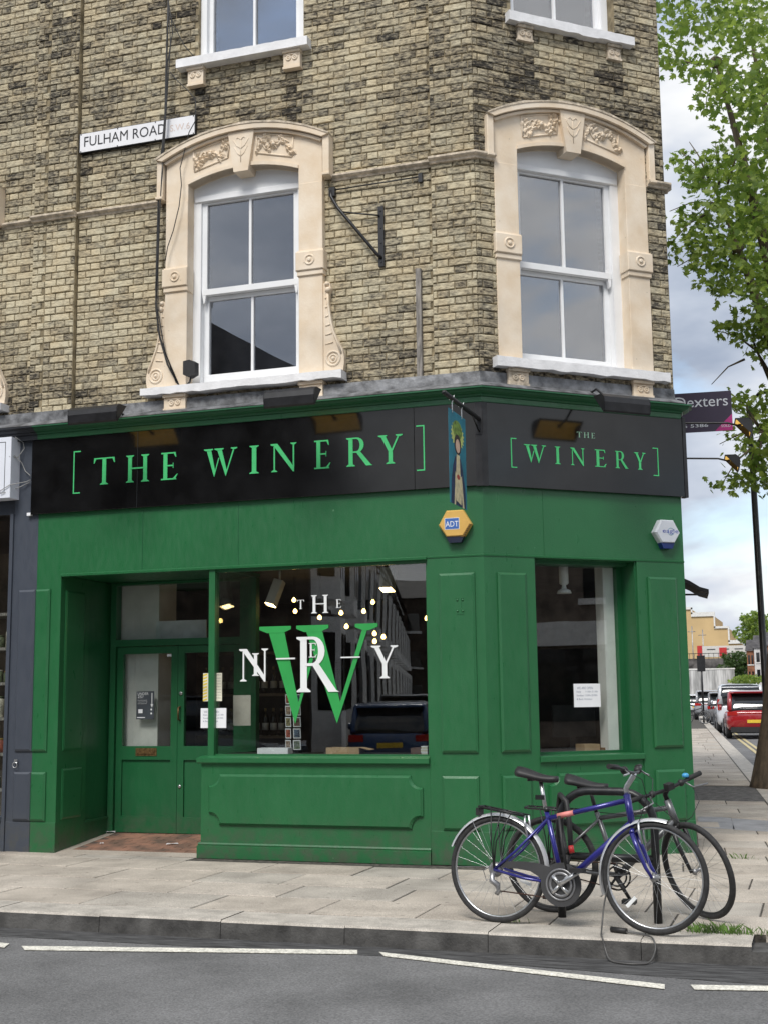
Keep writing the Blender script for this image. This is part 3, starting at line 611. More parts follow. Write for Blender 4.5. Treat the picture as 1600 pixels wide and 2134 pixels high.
def sillpart(fr,a0,a1,z0,z1,d1,parent,cb,jag=True,cdrop=.15):
    n=26; top=[(a0+(a1-a0)*i/n,z1+rnd.uniform(-.003,.003)) for i in range(n+1)]; bot=[(a0+(a1-a0)*i/n,z0+(rnd.uniform(-.008,.008) if jag else 0)) for i in range(n+1)]
    s=MB().prism(fr,bot+top[::-1],-.25,d1).build('window_sill',SILL,parent)
    for ca,wd,mt in cb:
        k=MB().prism(lambda a,d,z:fr(a,d,z),[(ca-wd/2,z0-cdrop),(ca+wd/2,z0-cdrop),(ca+wd/2,z0-.002),(ca-wd/2,z0-.002)],-.06,d1-.055)
        k.box(fr,ca-wd/2-.008,ca+wd/2+.008,-.06,d1-.035,z0-.03,z0-.001).box(fr,ca-wd/2-.006,ca+wd/2+.006,-.06,d1-.045,z0-cdrop-.012,z0-cdrop+.012)
        kk=k.build('corbel',mt,s); cv=MB(); 
        for q in(-1,1): cv.torus(fr(ca+q*.034,d1-.055,z0-.085),fr(0,1,0)-fr(0,0,0),.022,.011,14,6).ball(fr(ca+q*.034,d1-.055,z0-.085),.012)
        cv.tube([fr(ca-.075,d1-.055,z0-.055),fr(ca,d1-.05,z0-.048),fr(ca+.075,d1-.055,z0-.055)],.008,6); cv.build('corbel_carving',mt,kk)
    return s
def sash(fr,c,half,gl,zb,zm,zt,ztop,parent,dd=-.15,arch=True):
    """gl half width of glass; zb glass bottom, zm meeting rail centre, zt glass top"""
    mb=MB(); d=dd
    for s in(-1,1):
        a0,a1=sorted((c+s*half,c+s*(gl+.055))); mb.box(fr,a0,a1,d-.1,d+.03,zb-.11,zt+.02)
    mb.box(fr,c-half,c+half,d-.1,d+.026,zb-.14,zb-.105)
    if arch: mb.prism(fr,[(c-half,zt+.0201),(c+half,zt+.0201)]+arcpts(c,half,6.66,6.79)[::-1],d-.1,d+.03)
    fr_=mb.build('sash_window',WHITE,parent)
    if arch: MB().box(fr,c-half+.03,c+half-.03,d-.02,d+.046,zt+.022,zt+.085,.006).box(fr,c-gl-.058,c+gl+.058,d-.02,d+.018,zt+.019,zt+.0215).build('head_rail',WHITE,fr_)
    mb=MB()                                # upper sash, in front
    for s in(-1,1): a0,a1=sorted((c+s*gl,c+s*(gl+.0545))); mb.box(fr,a0,a1,d-.05,d+.004,zm+.0,zt+.018)
    mb.box(fr,c-gl,c+gl,d-.05,d+.004,zt,zt+.018); mb.box(fr,c-gl-.05,c+gl+.05,d-.052,d+.012,zm-.03,zm+.03); mb.box(fr,c-.013,c+.013,d-.045,d+.0,zm+.03,zt)
    for s in(-1,1): a=c+s*(gl+.028); mb.prism(fr,[(a-.02,zm-.03),(a+.02,zm-.03),(a+.012,zm-.10),(a-.004,zm-.12)],d-.03,d+.01)
    mb.build('upper_sash',WHITE,fr_)
    mb=MB(); d2=d-.055                     # lower sash, set back
    for s in(-1,1): a0,a1=sorted((c+s*gl,c+s*(gl+.054))); mb.box(fr,a0,a1,d2-.05,d2+.002,zb,zm-.03)
    mb.box(fr,c-gl-.054,c+gl+.054,d2-.05,d2+.002,zb-.10,zb); mb.box(fr,c-.013,c+.013,d2-.045,d2-.004,zb,zm-.03); mb.box(fr,c-gl,c+gl,d2-.05,d2-.001,zm-.075,zm-.031)
    mb.build('lower_sash',WHITE,fr_)
    for s in(-1,1):
        a0,a1=sorted((c+s*.013,c+s*gl)); MB().box(fr,a0,a1,d-.028,d-.022,zm+.03,zt).build('glass_pane',GLASSU,fr_); MB().box(fr,a0,a1,d2-.028,d2-.022,zb,zm-.075).build('glass_pane',GLASSU,fr_)
    MB().box(fr,c-half,c+half,d-.42,d-.40,zb-.2,zt+.4).build('dark_room_backing',mat('dim_room',(.05,.053,.058),rough=.9,var=.25,vscale=1.5),fr_)  # dark panel added behind the panes to stand for the unlit room
    return fr_
surround(fF,WF,B); surround(fC,WC,B,False)
sash(fF,WF+.01,.63,.472,4.672,5.51,6.43,6.6,B); sash(fC,WC-.02,.64,.475,4.672,5.525,6.44,6.6,B)
sillpart(fF,WF-1.065,WF+1.06,4.44,4.515,.10,B,[(-3.073,.235,STONE),(-1.632,.235,STONE)])
sillpart(fC,.136,2.022,4.445,4.535,.10,B,[(1.74,.22,STONE),(.38,.21,STONEF)])
# second floor sashes: lower halves in view
for fr,c,ha,a0,a1 in((fF,-2.32,.58,-3.098,-1.654),(fC,1.012,.585,.362,1.779)):
    mb=MB(); d=-.14; g=.463
    for s in(-1,1):
        p,q=sorted((c+s*ha,c+s*(g+.05))); mb.box(fr,p,q,d-.1,d+.03,7.93,9.85)
        p,q=sorted((c+s*g,c+s*(g+.0495))); mb.box(fr,p,q,d-.08,d-.02,7.93,9.0)
    mb.box(fr,c-g,c+g,d-.08,d-.02,7.93,8.0); mb.box(fr,c-.013,c+.013,d-.07,d-.02,8.0,9.85); mb.box(fr,c-g-.04,c+g+.04,d-.08,d+.0,9.0,9.06)
    sw=mb.build('sash_window',WHITE,B)
    for s in(-1,1): p,q=sorted((c+s*.013,c+s*g)); MB().box(fr,p,q,d-.055,d-.05,8.0,9.0).build('glass_pane',GLASSU,sw); MB().box(fr,p,q,d-.035,d-.03,9.06,9.85).build('glass_pane',GLASSU,sw)
    MB().box(fr,c-ha,c+ha,d-.4,d-.38,7.9,9.85).build('dark_room_backing',MATS['dim_room'],sw)  # same added dark panel, closing off the unlit room upstairs
sillpart(fF,-3.098,-1.654,7.86,7.95,.06,B,[(-2.90,.175,STONE),(-1.84,.175,STONE)],False,.185)
sillpart(fC,.362,1.779,7.87,7.965,.09,B,[(.56,.16,STONEF),(1.57,.15,STONEF)],True,.15)
surround(fF,-6.115,NB); MB().box(fF,-7.2,-5.05,-.25,.1,4.44,4.515).build('window_sill',SILL,NB)
sash(fF,-6.115,.63,.472,4.672,5.51,6.43,6.6,NB)
# ================================================================ SHOP FRONT
SF=PATH
def panel(fr,a0,a1,z0,z1,d,m,parent,h=.028,name='raised_panel'):
    vs=[];e=.020
    for dd,i in((d-.01,0),(d+h*.55,0),(d+h,e)): vs+=[fr(a0+i,dd,z0+i),fr(a1-i,dd,z0+i),fr(a1-i,dd,z1-i),fr(a0+i,dd,z1-i)]
    fs=[(8,9,10,11)]
    for k in(0,4): fs+=[(k+j,k+(j+1)%4,k+4+(j+1)%4,k+4+j) for j in range(4)]
    return MB().add(vs,fs).build(name,m,parent)
# frieze with lower bead
MB().sweep([(X0,0),(0,0),tuple((CW*2.15).xy)],[(-.14,2.70),(.0,2.70),(.0,3.36),(-.14,3.36)]).build('frieze',GREEN,B)
MB().sweep([(-4.34,0),(-.53,0)],[(-.03,2.688),(.022,2.692),(.024,2.712),(.0,2.722),(-.03,2.722)]).build('lintel_bead',GREEN,B)
MB().sweep([(-.53,0),(0,0),tuple((CW*2.15).xy)],[(-.01,2.70),(.006,2.702),(.008,2.716),(-.01,2.725)]).build('lintel_bead',GREEN,B)
for a in(-3.43,-2.40): MB().box(fF,a-.002,a+.002,-.01,.0035,2.73,3.33).build('frieze_seam',GREENC,B)
for a in(.62,): MB().box(fC,a-.002,a+.002,-.01,.0035,2.73,3.33).build('frieze_seam',GREEN,B)
# pilasters
def pilaster(fr,a0,a1,depth,p0,p1,m,parent,ped=True):
    o=MB().box(fr,a0,a1,-depth,0,0,2.70).build('pilaster',m,parent)
    MB().box(fr,a0-.0,a1+.0,-.05,.009,0,.292,.004).build('pedestal',m,o)
    panel(fr,p0,p1,.968,2.555,0,m,o); panel(fr,p0,p1,.30,.765,.0,m,o)
    return o
pl=MB().box(fF,X0,-4.34,-.53,0,0,2.70).build('pilaster',GREEN,B)
MB().box(fF,X0,-4.336,-.05,.009,0,.29,.004).build('pedestal',GREEN,pl)
panel(fF,X0+.001,-4.452,.973,2.572,0,GREEN,pl); panel(fF,X0+.001,-4.452,.302,.772,0,GREEN,pl)
gp_=MB().box(fF,-4.905,X0-.001,-.53,0,0,4.10).build('pilaster',GREYP,NB)
panel(fF,-4.818,X0-.002,.973,2.572,0,GREYP,gp_); panel(fF,-4.818,X0-.002,.302,.772,0,GREYP,gp_); MB().box(fF,-4.905,X0-.002,-.05,.009,0,.29,.004).build('pedestal',GREYP,gp_)
pilaster(fF,-.53,0,.40,-.416,-.085,GREEN,B); p2=pilaster(fC,.0,.516,.25,.128,.417,GREEN,B); p3=pilaster(fC,1.612,2.15,.25,1.722,2.044,GREEN,B)
# iron letter-like tie plate on the corner pilaster
mb=MB(); 
for q in((-.255,-.185,2.325,2.34),(-.255,-.185,2.185,2.20),(-.232,-.208,2.19,2.335)): mb.box(fF,q[0],q[1],.015,.032+.001*q[0],q[2],q[3])
for a,z_ in((-.245,2.312),(-.195,2.312),(-.245,2.213),(-.195,2.213)): mb.ball(fF(a,.026,z_),.012)
mb.build('iron_tie_plate',GREEN,B)
# recess: left return, ceiling, floor ramp
fR=lambda a,d,z: Vector((-4.34+d,a,z))         # left return facing +X: a = depth
rt=MB().box(fR,.003,.535,-.02,.002,0,2.70).build('recess_return',GREEN,B)
panel(fR,.085,.44,.973,2.56,.002,GREEN,rt,.016); panel(fR,.085,.44,.31,.80,.002,GREEN,rt,.016)
rt2=MB().box(fR,.535,1.05,-.05,-.018,0,2.70).build('recess_return',GREEND,B)
MB().box(fR,.535,1.04,-.03,.0,.05,.24).box(fR,.535,1.04,-.03,.012,.24,.265).build('skirting',GREEND,rt2)
MB().box(fF,-4.36,-2.64,-1.05,-.02,2.705,2.74).build('recess_ceiling',GREEND,B)
TILE=mat('worn_quarry_tile',(.24,.125,.085),rough=.75,var=.35,vscale=5,bump=.2,col2=(.10,.07,.055)); TJ=mat('tile_grout',(.12,.09,.075),rough=.9,var=.3)
ramp_z=lambda yy: .002+.093*max(0,yy)/1.0
fl_=MB().add([(-4.34,-.0,-.002),(-2.66,-.0,-.002),(-2.66,1.1,ramp_z(1.1)-.004),(-4.34,1.1,ramp_z(1.1)-.004)],[(0,1,2,3)]).build('recess_floor',TJ,B)
tv=[]
for j in range(9):
    y0=.17+j*.098
    for i in range(8):
        x0=-4.20+i*.205+(.1 if j%2 else 0)-.06; x1=min(x0+.2,-2.66); x0=max(x0,-4.24)
        if x1-x0<.04: continue
        zz=lambda yy: ramp_z(yy)+.002+rnd.uniform(-.0015,.0015)
        MB().add([(x0,y0,zz(y0)),(x1,y0,zz(y0)),(x1,y0+.094,zz(y0+.094)),(x0,y0+.094,zz(y0+.094)),(x0,y0,-.01),(x1,y0,-.01),(x1,y0+.094,-.01),(x0,y0+.094,-.01)],[(0,1,2,3),(0,1,5,4),(1,2,6,5),(2,3,7,6),(3,0,4,7)]).build('floor_tile',TILE,fl_,fix=False)
MB().add([(-4.34,-.02,.001),(-2.66,-.02,.001),(-2.66,.165,ramp_z(.165)+.002),(-4.34,.165,ramp_z(.165)+.002)],[(0,1,2,3)]).build('stone_threshold',FLAG[3],fl_)
MB().add([(-4.34,.165,ramp_z(.165)+.001),(-4.245,.165,ramp_z(.165)+.001),(-4.245,1.05,ramp_z(1.05)+.001),(-4.34,1.05,ramp_z(1.05)+.001)],[(0,1,2,3)]).build('floor_border',FLAG[3],fl_)
# doors
fD=lambda a,d,z: Vector((a,1.0-d,z))
dz0=.104
fr=MB().box(fD,-4.34,-4.275,-.08,.03,.09,2.70).box(fD,-2.83,-2.66,-.08,.03,.09,2.70).box(fD,-4.275,-2.83,-.08,.03,2.025,2.095).box(fD,-4.275,-2.83,-.08,.03,2.675,2.70)
DF=fr.build('door_frame',GREEND,B)
MB().box(fD,-4.275,-2.83,-.03,-.024,2.095,2.675).build('transom_pane',GLASS,DF)
def leaf(a0,a1,g0,g1):
    mb=MB().box(fD,a0,g0,-.05,.0,dz0,2.02).box(fD,g1,a1,-.05,.0,dz0,2.02).box(fD,g0,g1,-.05,.0,1.945,2.02).box(fD,g0,g1,-.05,.0,.845,.985).box(fD,g0,g1,-.05,.0,dz0,.27).box(fD,g0,g1,-.05,-.022,.27,.845)
    o=mb.build('door',GREEND,DF)
    return o
d1=leaf(-4.268,-3.552,-4.197,-3.628); d2=leaf(-3.548,-2.835,-3.475,-2.91)
MB().box(fD,-4.197,-3.628,-.03,-.024,.985,1.945).build('door_pane',GLASS,d1); MB().box(fD,-3.475,-2.91,-.03,-.024,.985,1.945).build('door_pane',GLASS,d2)
MB().box(fD,-4.03,-3.785,.0,.006,.885,.965).box(fD,-4.005,-3.81,.005,.012,.905,.945).build('letter_box',BRASS,d1)
def DP(px,py): p=atY(px,py,1.0); return p.x,p.z
hx,hz=DP(378,1445); MB().lathe(fD(hx,.0,hz),(0,-1,0),[(.02,0),(.02,.008),(.012,.012)],14).build('lock',CHROME,d2)
hx,hz=DP(376,1487); MB().tube([fD(hx,0,hz+.07),fD(hx,.04,hz+.06),fD(hx,.045,hz),fD(hx,.04,hz-.06),fD(hx,0,hz-.07)],.009,8).build('handle',BRASS,d2)
hx,hz=DP(375,1639); MB().lathe(fD(hx,.0,hz),(0,-1,0),[(.018,0),(.018,.008),(.010,.010)],14).build('lock',CHROME,d2)
# stallriser, sill, mullion, glass on the long front
st=MB().box(fF,-2.77,-.531,-.12,.0,0,.87).build('stall_riser',GREEN,B)
MB().box(lambda a,d,z:Vector((-2.77-d,a,z)),.12,1.0,-.1,.0,.0,.87).build('stall_riser_return',GREEN,B)
def notched(fr,a0,a1,z0,z1,r,d,parent):
    q=[]
    for cx,cz,s in((a0,z0,90),(a1,z0,180),(a1,z1,270),(a0,z1,0)):
        q+=arc(cx,cz,r,s,s-90,6)
    o=MB(); n=len(q); cxm=(a0+a1)/2; czm=(z0+z1)/2
    ins=[(a+(cxm-a)*.020,z+(czm-z)*.085) for a,z in q]
    vs=[fr(a,dd,z) for dd,pp in((d-.01,q),(d+.016,q),(d+.034,ins)) for a,z in pp]; o.add(vs,[tuple(range(2*n,3*n))]+[(k+j,k+(j+1)%n,k+n+(j+1)%n,k+n+j) for k in(0,n) for j in range(n)]); return o.build('notched_panel',GREEN,parent)
notched(fF,-2.686,-.597,.303,.767,.11,.0,st)
MB().sweep([(-2.77,1.0),(-2.77,0),(-.531,0)],[(-.02,0),(.028,0),(.028,.112),(.018,.116),(.022,.128),(.012,.142),(-.02,.142)]).build('plinth',GREEN,st)
MB().sweep([(-2.74,1.0),(-2.74,.02),(-.531,.02)],[(-.10,.865),(.05,.865),(.062,.875),(.062,.915),(.02,.935),(-.10,.94)]).build('window_sill',GREEN,st)
MB().box(fF,-2.705,-2.642,-.09,.0,.935,2.70).build('window_post',GREEN,B)
MB().box(fF,-2.642,-.531,-.09,-.03,2.665,2.70).box(fF,-.55,-.531,-.09,-.03,.93,2.665).box(fF,-2.642,-.55,-.09,-.025,.93,.95).build('window_frame',GREEN,B)
SWG=MB().box(fF,-2.642,-.55,-.062,-.052,.95,2.665).build('shop_window_pane',GLASS,B)
MB().box(lambda a,d,z:Vector((-2.69-d,a,z)),.09,.96,-.01,.0,.94,2.70).build('shop_window_pane',GLASS,B)
MB().box(fW,-2.72,-2.64,.95,1.0,.94,2.70).build('window_post',GREEND,B)
# facet window, deeply set
GD=-.27
sc_=MB().box(fC,.517,1.611,-.20,-.012,0,.87).build('stall_riser',GREEN,B)
notched(fC,.60,1.53,.303,.767,.10,-.012,sc_)
MB().box(fC,.517,1.611,-.1,.016,0,.125).box(fC,.517,1.611,-.1,.006,.125,.142).build('plinth',GREEN,sc_)
MB().box(fC,.517,1.611,GD-.03,.022,.868,.922,.006).build('window_sill',GREEN,sc_)
MB().box(fC,1.596,1.6115,GD-.05,-.02,.922,2.70).box(fC,.516,.53,GD-.05,-.02,.922,2.70).box(fC,.53,1.596,GD-.05,-.14,2.665,2.70).box(fC,.53,1.596,GD-.05,GD+.02,.922,.945).box(fC,1.545,1.596,GD-.05,GD+.02,.945,2.665).build('window_frame',GREEND,B)
MB().box(fC,.53,1.546,GD-.012,GD-.004,.945,2.665).build('shop_window_pane',GLASS,B)
# ---- inside the shop
MB().add([(X0+.1,1.04,.09),(-2.66,1.04,.09),(-2.66,.12,.09),(-.05,.12,.09),(*(CW*2.0-CN*.35).xy,.09),(*(RE+SDIR*6-SNR*.3).xy,.09),(X0+.1,7,.09)],[tuple(range(7))]).build('shop_floor',IBRN,B)
MB().add([(X0+.1,1.05,2.76),(-2.66,1.05,2.76),(-2.66,.12,2.76),(-.05,.12,2.76),(*(CW*2.0-CN*.30).xy,2.76),(*(RE+SDIR*6-SNR*.3).xy,2.76),(X0+.1,7,2.76)],[tuple(range(7))]).build('shop_ceiling',mat('shop_ceiling_paint',(.12,.11,.10),rough=.9),B)
MB().box(fW,X0+.1,1.2,5.2,5.3,.09,2.76).build('shop_back_wall',IBRN,B)
MB().box(fW,-4.30,-3.84,1.11,1.5,.09,2.74).build('white_partition',IWALL,B)
MB().box(fC,1.43,1.66,-.45,-.31,.09,2.72).build('white_pier',mat('pier_white',(.82,.81,.80),rough=.8,var=.05),B)
# display ledge
MB().box(fF,-2.64,-.55,-.55,-.10,.84,.945).build('display_ledge',mat('ledge_dark',(.03,.028,.027),rough=.5),B)
MB().box(fC,.53,1.55,GD-.45,GD-.05,.84,.935).build('display_ledge',MATS['ledge_dark'],B)
def inF(px,py,dep): p=atY(px,py,dep); return p
# lettering on the panes
gd=-.0515
def WL(ch,a0,a1,z0,z1,m,k=0): letters(lambda a,d,z:fF(a,d+.0007*k,z),[(ch,a0,a1,z0,z1)],gd,m,'window_letter',SWG,.0012)
WL('W',-2.204,-1.021,1.244,2.133,VINYLG,0)
for i,(ch,a0,a1,z0,z1) in enumerate((('T',-1.814,-1.743,2.287,2.372),('H',-1.673,-1.5,2.242,2.411),('E',-1.426,-1.372,2.285,2.364),('N',-2.4,-2.1,1.623,1.927),('I',-2.272,-2.201,1.673,1.885),('R',-1.82,-1.397,1.515,2.026),('E',-1.696,-1.617,1.834,1.967),('Y',-1.086,-.822,1.63,1.927))): WL(ch,a0,a1,z0,z1,VINYLW,6+i)
bars(lambda a,d,z:fF(a,d+.014,z),VINYLW,'window_dash',SWG,gd,[(-2.024,-1.832,1.821,1.835)],.001); bars(lambda a,d,z:fF(a,d+.014,z),VINYLW,'window_dash',SWG,gd,[(-1.38,-1.192,1.821,1.833)],.001)
# notices
def notice(fr,a0,a1,z0,z1,d,m,label,lines,name='paper_notice',cat='notice',ink=INK):
    base=fr((a0+a1)/2,d,z0); t=thing(name,base,label,cat)
    MB().box(fr,a0,a1,d-.0015,d,z0,z1).build('sheet',m,t)
    for s,u0,u1,v0,v1 in lines:
        mb=MB(); sans(mb,fr,s,a0+(a1-a0)*u0,a0+(a1-a0)*u1,z0+(z1-z0)*v0,z0+(z1-z0)*v1,d+.0008); mb.build('print',ink,t,fix=False)
    return t
HRS=[('WE ARE OPEN',.12,.72,.76,.87),('Daily      11.00h-21.00h',.1,.9,.60,.70),('Sundays 12.00h-20.00h',.1,.88,.44,.54),('& Bank Holidays',.1,.68,.28,.38)]
BLUEINK=mat('blue_grey_ink',(.22,.25,.33),rough=.8)
a0,z1=onF(419,1476,-.045); a1,z0=onF(472,1517,-.045)
notice(fF,a0,a1,z0,z1,-.046,PAPER,'white opening hours sheet stuck on the glass beside the shop door',HRS,ink=BLUEINK)
a0,z1=onC(1194,1425,GD); a1,z0=onC(1251,1473,GD)
notice(fC,a0,a1,z0,z1,GD-.0005,PAPER,'white opening hours sheet taped inside the small corner window',HRS,ink=BLUEINK)
a0,z1=onF(424,1403,-.045); a1,z0=onF(463,1461,-.045)
CREAMP=mat('cream_notice',(.70,.68,.55),rough=.8)
ct=notice(fF,a0,a1,z0,z1,-.0465,CREAMP,'narrow cream safety poster with yellow and black hazard stripe edge',[('CORONAVIRUS',.30,.95,.91,.96)]+[('the safe distance',.58,.95,v,v+.035) for v in(.80,.70,.60,.5,.4,.3,.2,.1)],'safety_poster')
YEL=mat('hazard_yellow',(.70,.52,.05),rough=.6); REDI=mat('dark_red_ink',(.22,.02,.02),rough=.7)
wd=(a1-a0)
for k in range(9):
    zz=z0+(z1-z0)*k/9; h=(z1-z0)/9; MB().prism(fF,[(a0,zz),(a0+wd*.22,zz+h*.45),(a0+wd*.22,zz+h*.95),(a0,zz+h*.5)],-.0475,-.0455).build('hazard_stripe',BLACK if k%1 else YEL,ct)
    MB().lathe(fF(a0+wd*.42,-.0465,z0+(z1-z0)*(.06+.095*k)),(0,-1,0),[(.0085,0),(.0085,.0012)],10).build('warning_symbol',REDI,ct)
a0,z1=onF(487,1449,.45); 
p0=inF(487,1449,.35); p1=inF(523,1512,.35)
tag(MB().box(fW,p0.x,p1.x,.349,.351,p1.z,p0.z).build('paper_sheet',mat('beige_paper',(.46,.43,.38),rough=.85,var=.1)),'blank beige paper sheet hung inside the big window','paper')
a0,z1=DP(283,1441); a1,z0=DP(319,1499)
nt_=notice(fD,a0,a1,z0,z1,-.0235,mat('slate_print',(.055,.065,.078),rough=.5),'dark grey age check sign with white arrow on the shop door glass',[('UNDER',.07,.68,.87,.96),('25?',.07,.40,.76,.855),('Please be prepared',.07,.6,.66,.70),('to show proof of age',.07,.62,.60,.64),('when buying alcohol',.07,.58,.54,.58)],'age_sign','sign',VINYLW)
w_=a1-a0; h_=z1-z0
MB().prism(fD,[(a0+w_*.86,z0+h_*.52),(a0+w_*.90,z0+h_*.52),(a0+w_*.90,z1-h_*.06),(a0+w_*.86,z1-h_*.06)],-.0235,-.0222).prism(fD,[(a0+w_*.80,z0+h_*.54),(a0+w_*.88,z0+h_*.42),(a0+w_*.96,z0+h_*.54)],-.0235,-.0226).build('arrow',VINYLW,nt_)
MB().box(fD,a0+w_*.12,a0+w_*.36,-.0235,-.0223,z0+h_*.22,z0+h_*.36).box(fD,a0+w_*.05,a0+w_*.5,-.0235,-.0223,z0+h_*.05,z0+h_*.08).build('card_picture',PAPER,nt_)
for q in(.14,.28): MB().lathe(fD(a0+w_*.85,-.0235,z0+h_*q+.02),(0,-1,0),[(.010,0),(.010,.0012)],12).build('badge',VINYLW,nt_)
a0,z1=DP(347,1363); a1,z0=DP(358,1368); tag(MB().box(fD,a0,a1,-.0235,-.021,z0,z1).build('door_sticker',PAPER),'tiny white sticker at the top of the shop door pane','sticker')
# white sheet over the fanlight
p0=atY(328,1295,1.12); p1=atY(432,1331,1.12)
tag(MB().box(fW,p0.x,p1.x,1.10,1.12,p1.z,p0.z).build('white_board',mat('pale_board',(.62,.66,.67),rough=.6)),'pale blank board standing behind the glass above the shop door','board')
# lamps inside
BULB=mat('warm_bulb',(.9,.6,.2),emit=(1,.62,.18,6))
for x,y in((620,292),(627,360),(775,398),(905,370),(937,452),(1042,360),(1097,305),(1107,495),(1160,515),(1108,542),(1422,403)):
    dep=1.4+rnd.uniform(-.2,.3); p=inF(400+x/2.909,1150+y/2.909,dep)
    t=thing('pendant_bulb',p,'small glowing yellow pendant bulb hanging inside the big shop window','light bulb','pendant bulbs inside the window')
    MB().lathe(p,(0,0,1),[(.004,-.024),(.016,-.019),(.022,-.006),(.020,.008),(.010,.022),(.009,.026)],12).build('bulb',BULB,t)
    MB().lathe(p+Vector((0,0,.026)),(0,0,1),[(.010,0),(.010,.02),(.003,.024)],10).tube([p+Vector((0,0,.045)),(p.x,p.y,2.76)],.0018,5).build('flex',BLACK,t)
SPOT=mat('white_spotlight',(.62,.61,.56),rough=.5,var=.05); LAMPF=mat('warm_lamp_face',(.9,.7,.4),emit=(1,.72,.32,7))
def spot(px,py,dep,label,tilt,l=.27,wd=.10):
    p=inF(px,py,dep); ax=Vector((math.sin(tilt),-.25,-math.cos(tilt))).normalized(); u=ax.cross(Vector((0,1,0))).normalized(); v=ax.cross(u)
    fr=lambda a,d,z: p+u*a+v*d-ax*z
    t=thing('spotlight',p,label,'spotlight')
    h=MB().box(fr,-wd/2,wd/2,-wd/2,wd/2,-l/2,l/2,.008).build('housing',SPOT,t)
    for k in range(5): MB().box(fr,-wd*.3,wd*.35,-wd/2-.002,-wd/2+.004,-.06+k*.022,-.05+k*.022).build('vent_slot',BLACK,h)
    MB().box(fr,-wd*.46,wd*.46,-wd*.46,wd*.46,-l/2-.006,-l/2+.002).build('lamp_face',LAMPF,h)
    top=fr(0,0,l/2); MB().tube([top,top+Vector((0,0,.05)),(top.x,top.y,2.76)],.012,8).build('stem',SPOT,t)
spot(574,1235,.9,'tilted white box spotlight hanging behind the letters in the big window',-.28); spot(808,1207,1.0,'upright white ribbed spotlight at the top right of the big window',0,.22,.13)
r=ray(1174,1215); pz=CAMP+r*((-.42-CAMP.dot(CN))/r.dot(CN))
t=thing('spotlight',pz,'white cylinder spotlight with flared lamp inside the small corner window','spotlight')
MB().lathe(pz,(0,0,1),[(.072,-.10),(.06,-.07),(.025,-.055),(.02,-.02),(.04,-.01),(.045,0),(.045,.15),(.04,.16)],16).build('housing',WHITE,t); MB().tube([pz+Vector((0,0,.16)),(pz.x,pz.y,2.76)],.01,6).build('stem',WHITE,t)
# card rack
p=inF(612,1572,.42); rk=thing('postcard_rack',(p.x,.42,.945),'wire rack of framed picture postcards standing inside the big window','card rack')
MB().tube([(p.x,.42,.945),(p.x,.42,1.50)],.006,6).lathe((p.x,.42,.945),(0,0,1),[(.09,0),(.09,.006),(.01,.012)],16).build('rack_frame',BLACK,rk)
CARDC=[(.30,.22,.16),(.12,.16,.10),(.35,.10,.07),(.10,.14,.20),(.25,.22,.12),(.16,.10,.08)]
for r_ in range(5):
    for s in(-1,1):
        zc=1.02+r_*.108; xc=p.x+s*.045; tw=s*.02
        f=lambda a,d,z,xc=xc,zc=zc,s=s: Vector((xc+a,.40-d+(a*s*.35)-(z*.12),zc+z))
        cd=MB().box(f,-.034,.034,-.002,.0,-.047,.047).build('postcard',PAPER,rk)
        MB().box(f,-.026,.026,.0,.0012,-.037,.037).build('picture',mat('card_print_%d'%((r_*2+(s>0))%6),CARDC[(r_*2+(s>0))%6],rough=.6,var=.8,vscale=60),cd)
# things on the ledges
CARDB=mat('cardboard',(.42,.29,.17),rough=.85,var=.1)
def obox(fr,px0,px1,py0,dep,label,m,name='open_box',w=.16,fn=None,flap=True):
    a,b=inF(px0,1572,dep),inF(px1,1572,dep); z0=.945; z1=inF(px0,py0,dep).z
    t=thing(name,((a.x+b.x)/2,dep,z0),label,'box'); mb=MB(); th=.005
    for q in((a.x,b.x,dep-th/2,dep+th/2),(a.x,b.x,dep+w-th/2,dep+w+th/2),(a.x-th/2,a.x+th/2,dep+th/2,dep+w-th/2),(b.x-th/2,b.x+th/2,dep+th/2,dep+w-th/2)): mb.box(fW,*q,z0+.001,z1)
    mb.build('carton',m,t)
    if flap: MB().add([(b.x,dep,z1),(b.x,dep+w,z1),(b.x+.10,dep+w,z1-.02),(b.x+.10,dep,z1-.022)],[(0,1,2,3)]).build('flap',m,t)
    return t
obox(fW,537,600,1559,.16,'small white carton with corks on the window ledge',PAPER,'white_carton',.12,flap=False)
obox(fW,680,748,1558,.16,'open brown cardboard box with flap on the window ledge',CARDB,'cardboard_box')
a,b=inF(855,1572,.2),inF(876,1572,.2); tag(MB().box(fW,a.x,b.x,.2,.34,.946,1.0).build('brown_parcel',mat('brown_parcel',(.13,.08,.06),rough=.8)),'small brown parcel at the right end of the window ledge','parcel')
st_=thing('leaflet_stack',(inF(884,1572,.2).x,.2,.945),'little pile of pale leaflets beside the brown parcel on the ledge','leaflets'); xs=inF(884,1572,.2).x
for k in range(9): MB().box(fW,xs-.03+rnd.uniform(-.005,.005),xs+.03,.19,.27,.946+k*.008,.952+k*.008).build('leaflet',rnd.choice((PAPER,CREAMP)),st_)
r=ray(1240,1562); q=CAMP+r*((GD-.12-CAMP.dot(CN))/r.dot(CN)); s0=q.dot(CW)
tag(MB().box(fC,s0-.12,s0+.05,GD-.28,GD-.12,.936,1.0).build('cardboard_box',CARDB),'low cardboard box behind the opening hours sheet in the corner window','box')
tag(MB().box(fC,s0+.06,s0+.25,GD-.25,GD-.1,.936,.965).build('wooden_tray',mat('tray_wood',(.20,.11,.055),rough=.6)),'flat wooden tray on the ledge of the corner window','tray')
r=ray(1195,1500); q=CAMP+r*((GD-.7-CAMP.dot(CN))/r.dot(CN)); s0=q.dot(CW)
mt=thing('computer_monitor',fC(s0,GD-.7,.935),'black computer monitor seen through the small corner window','monitor')
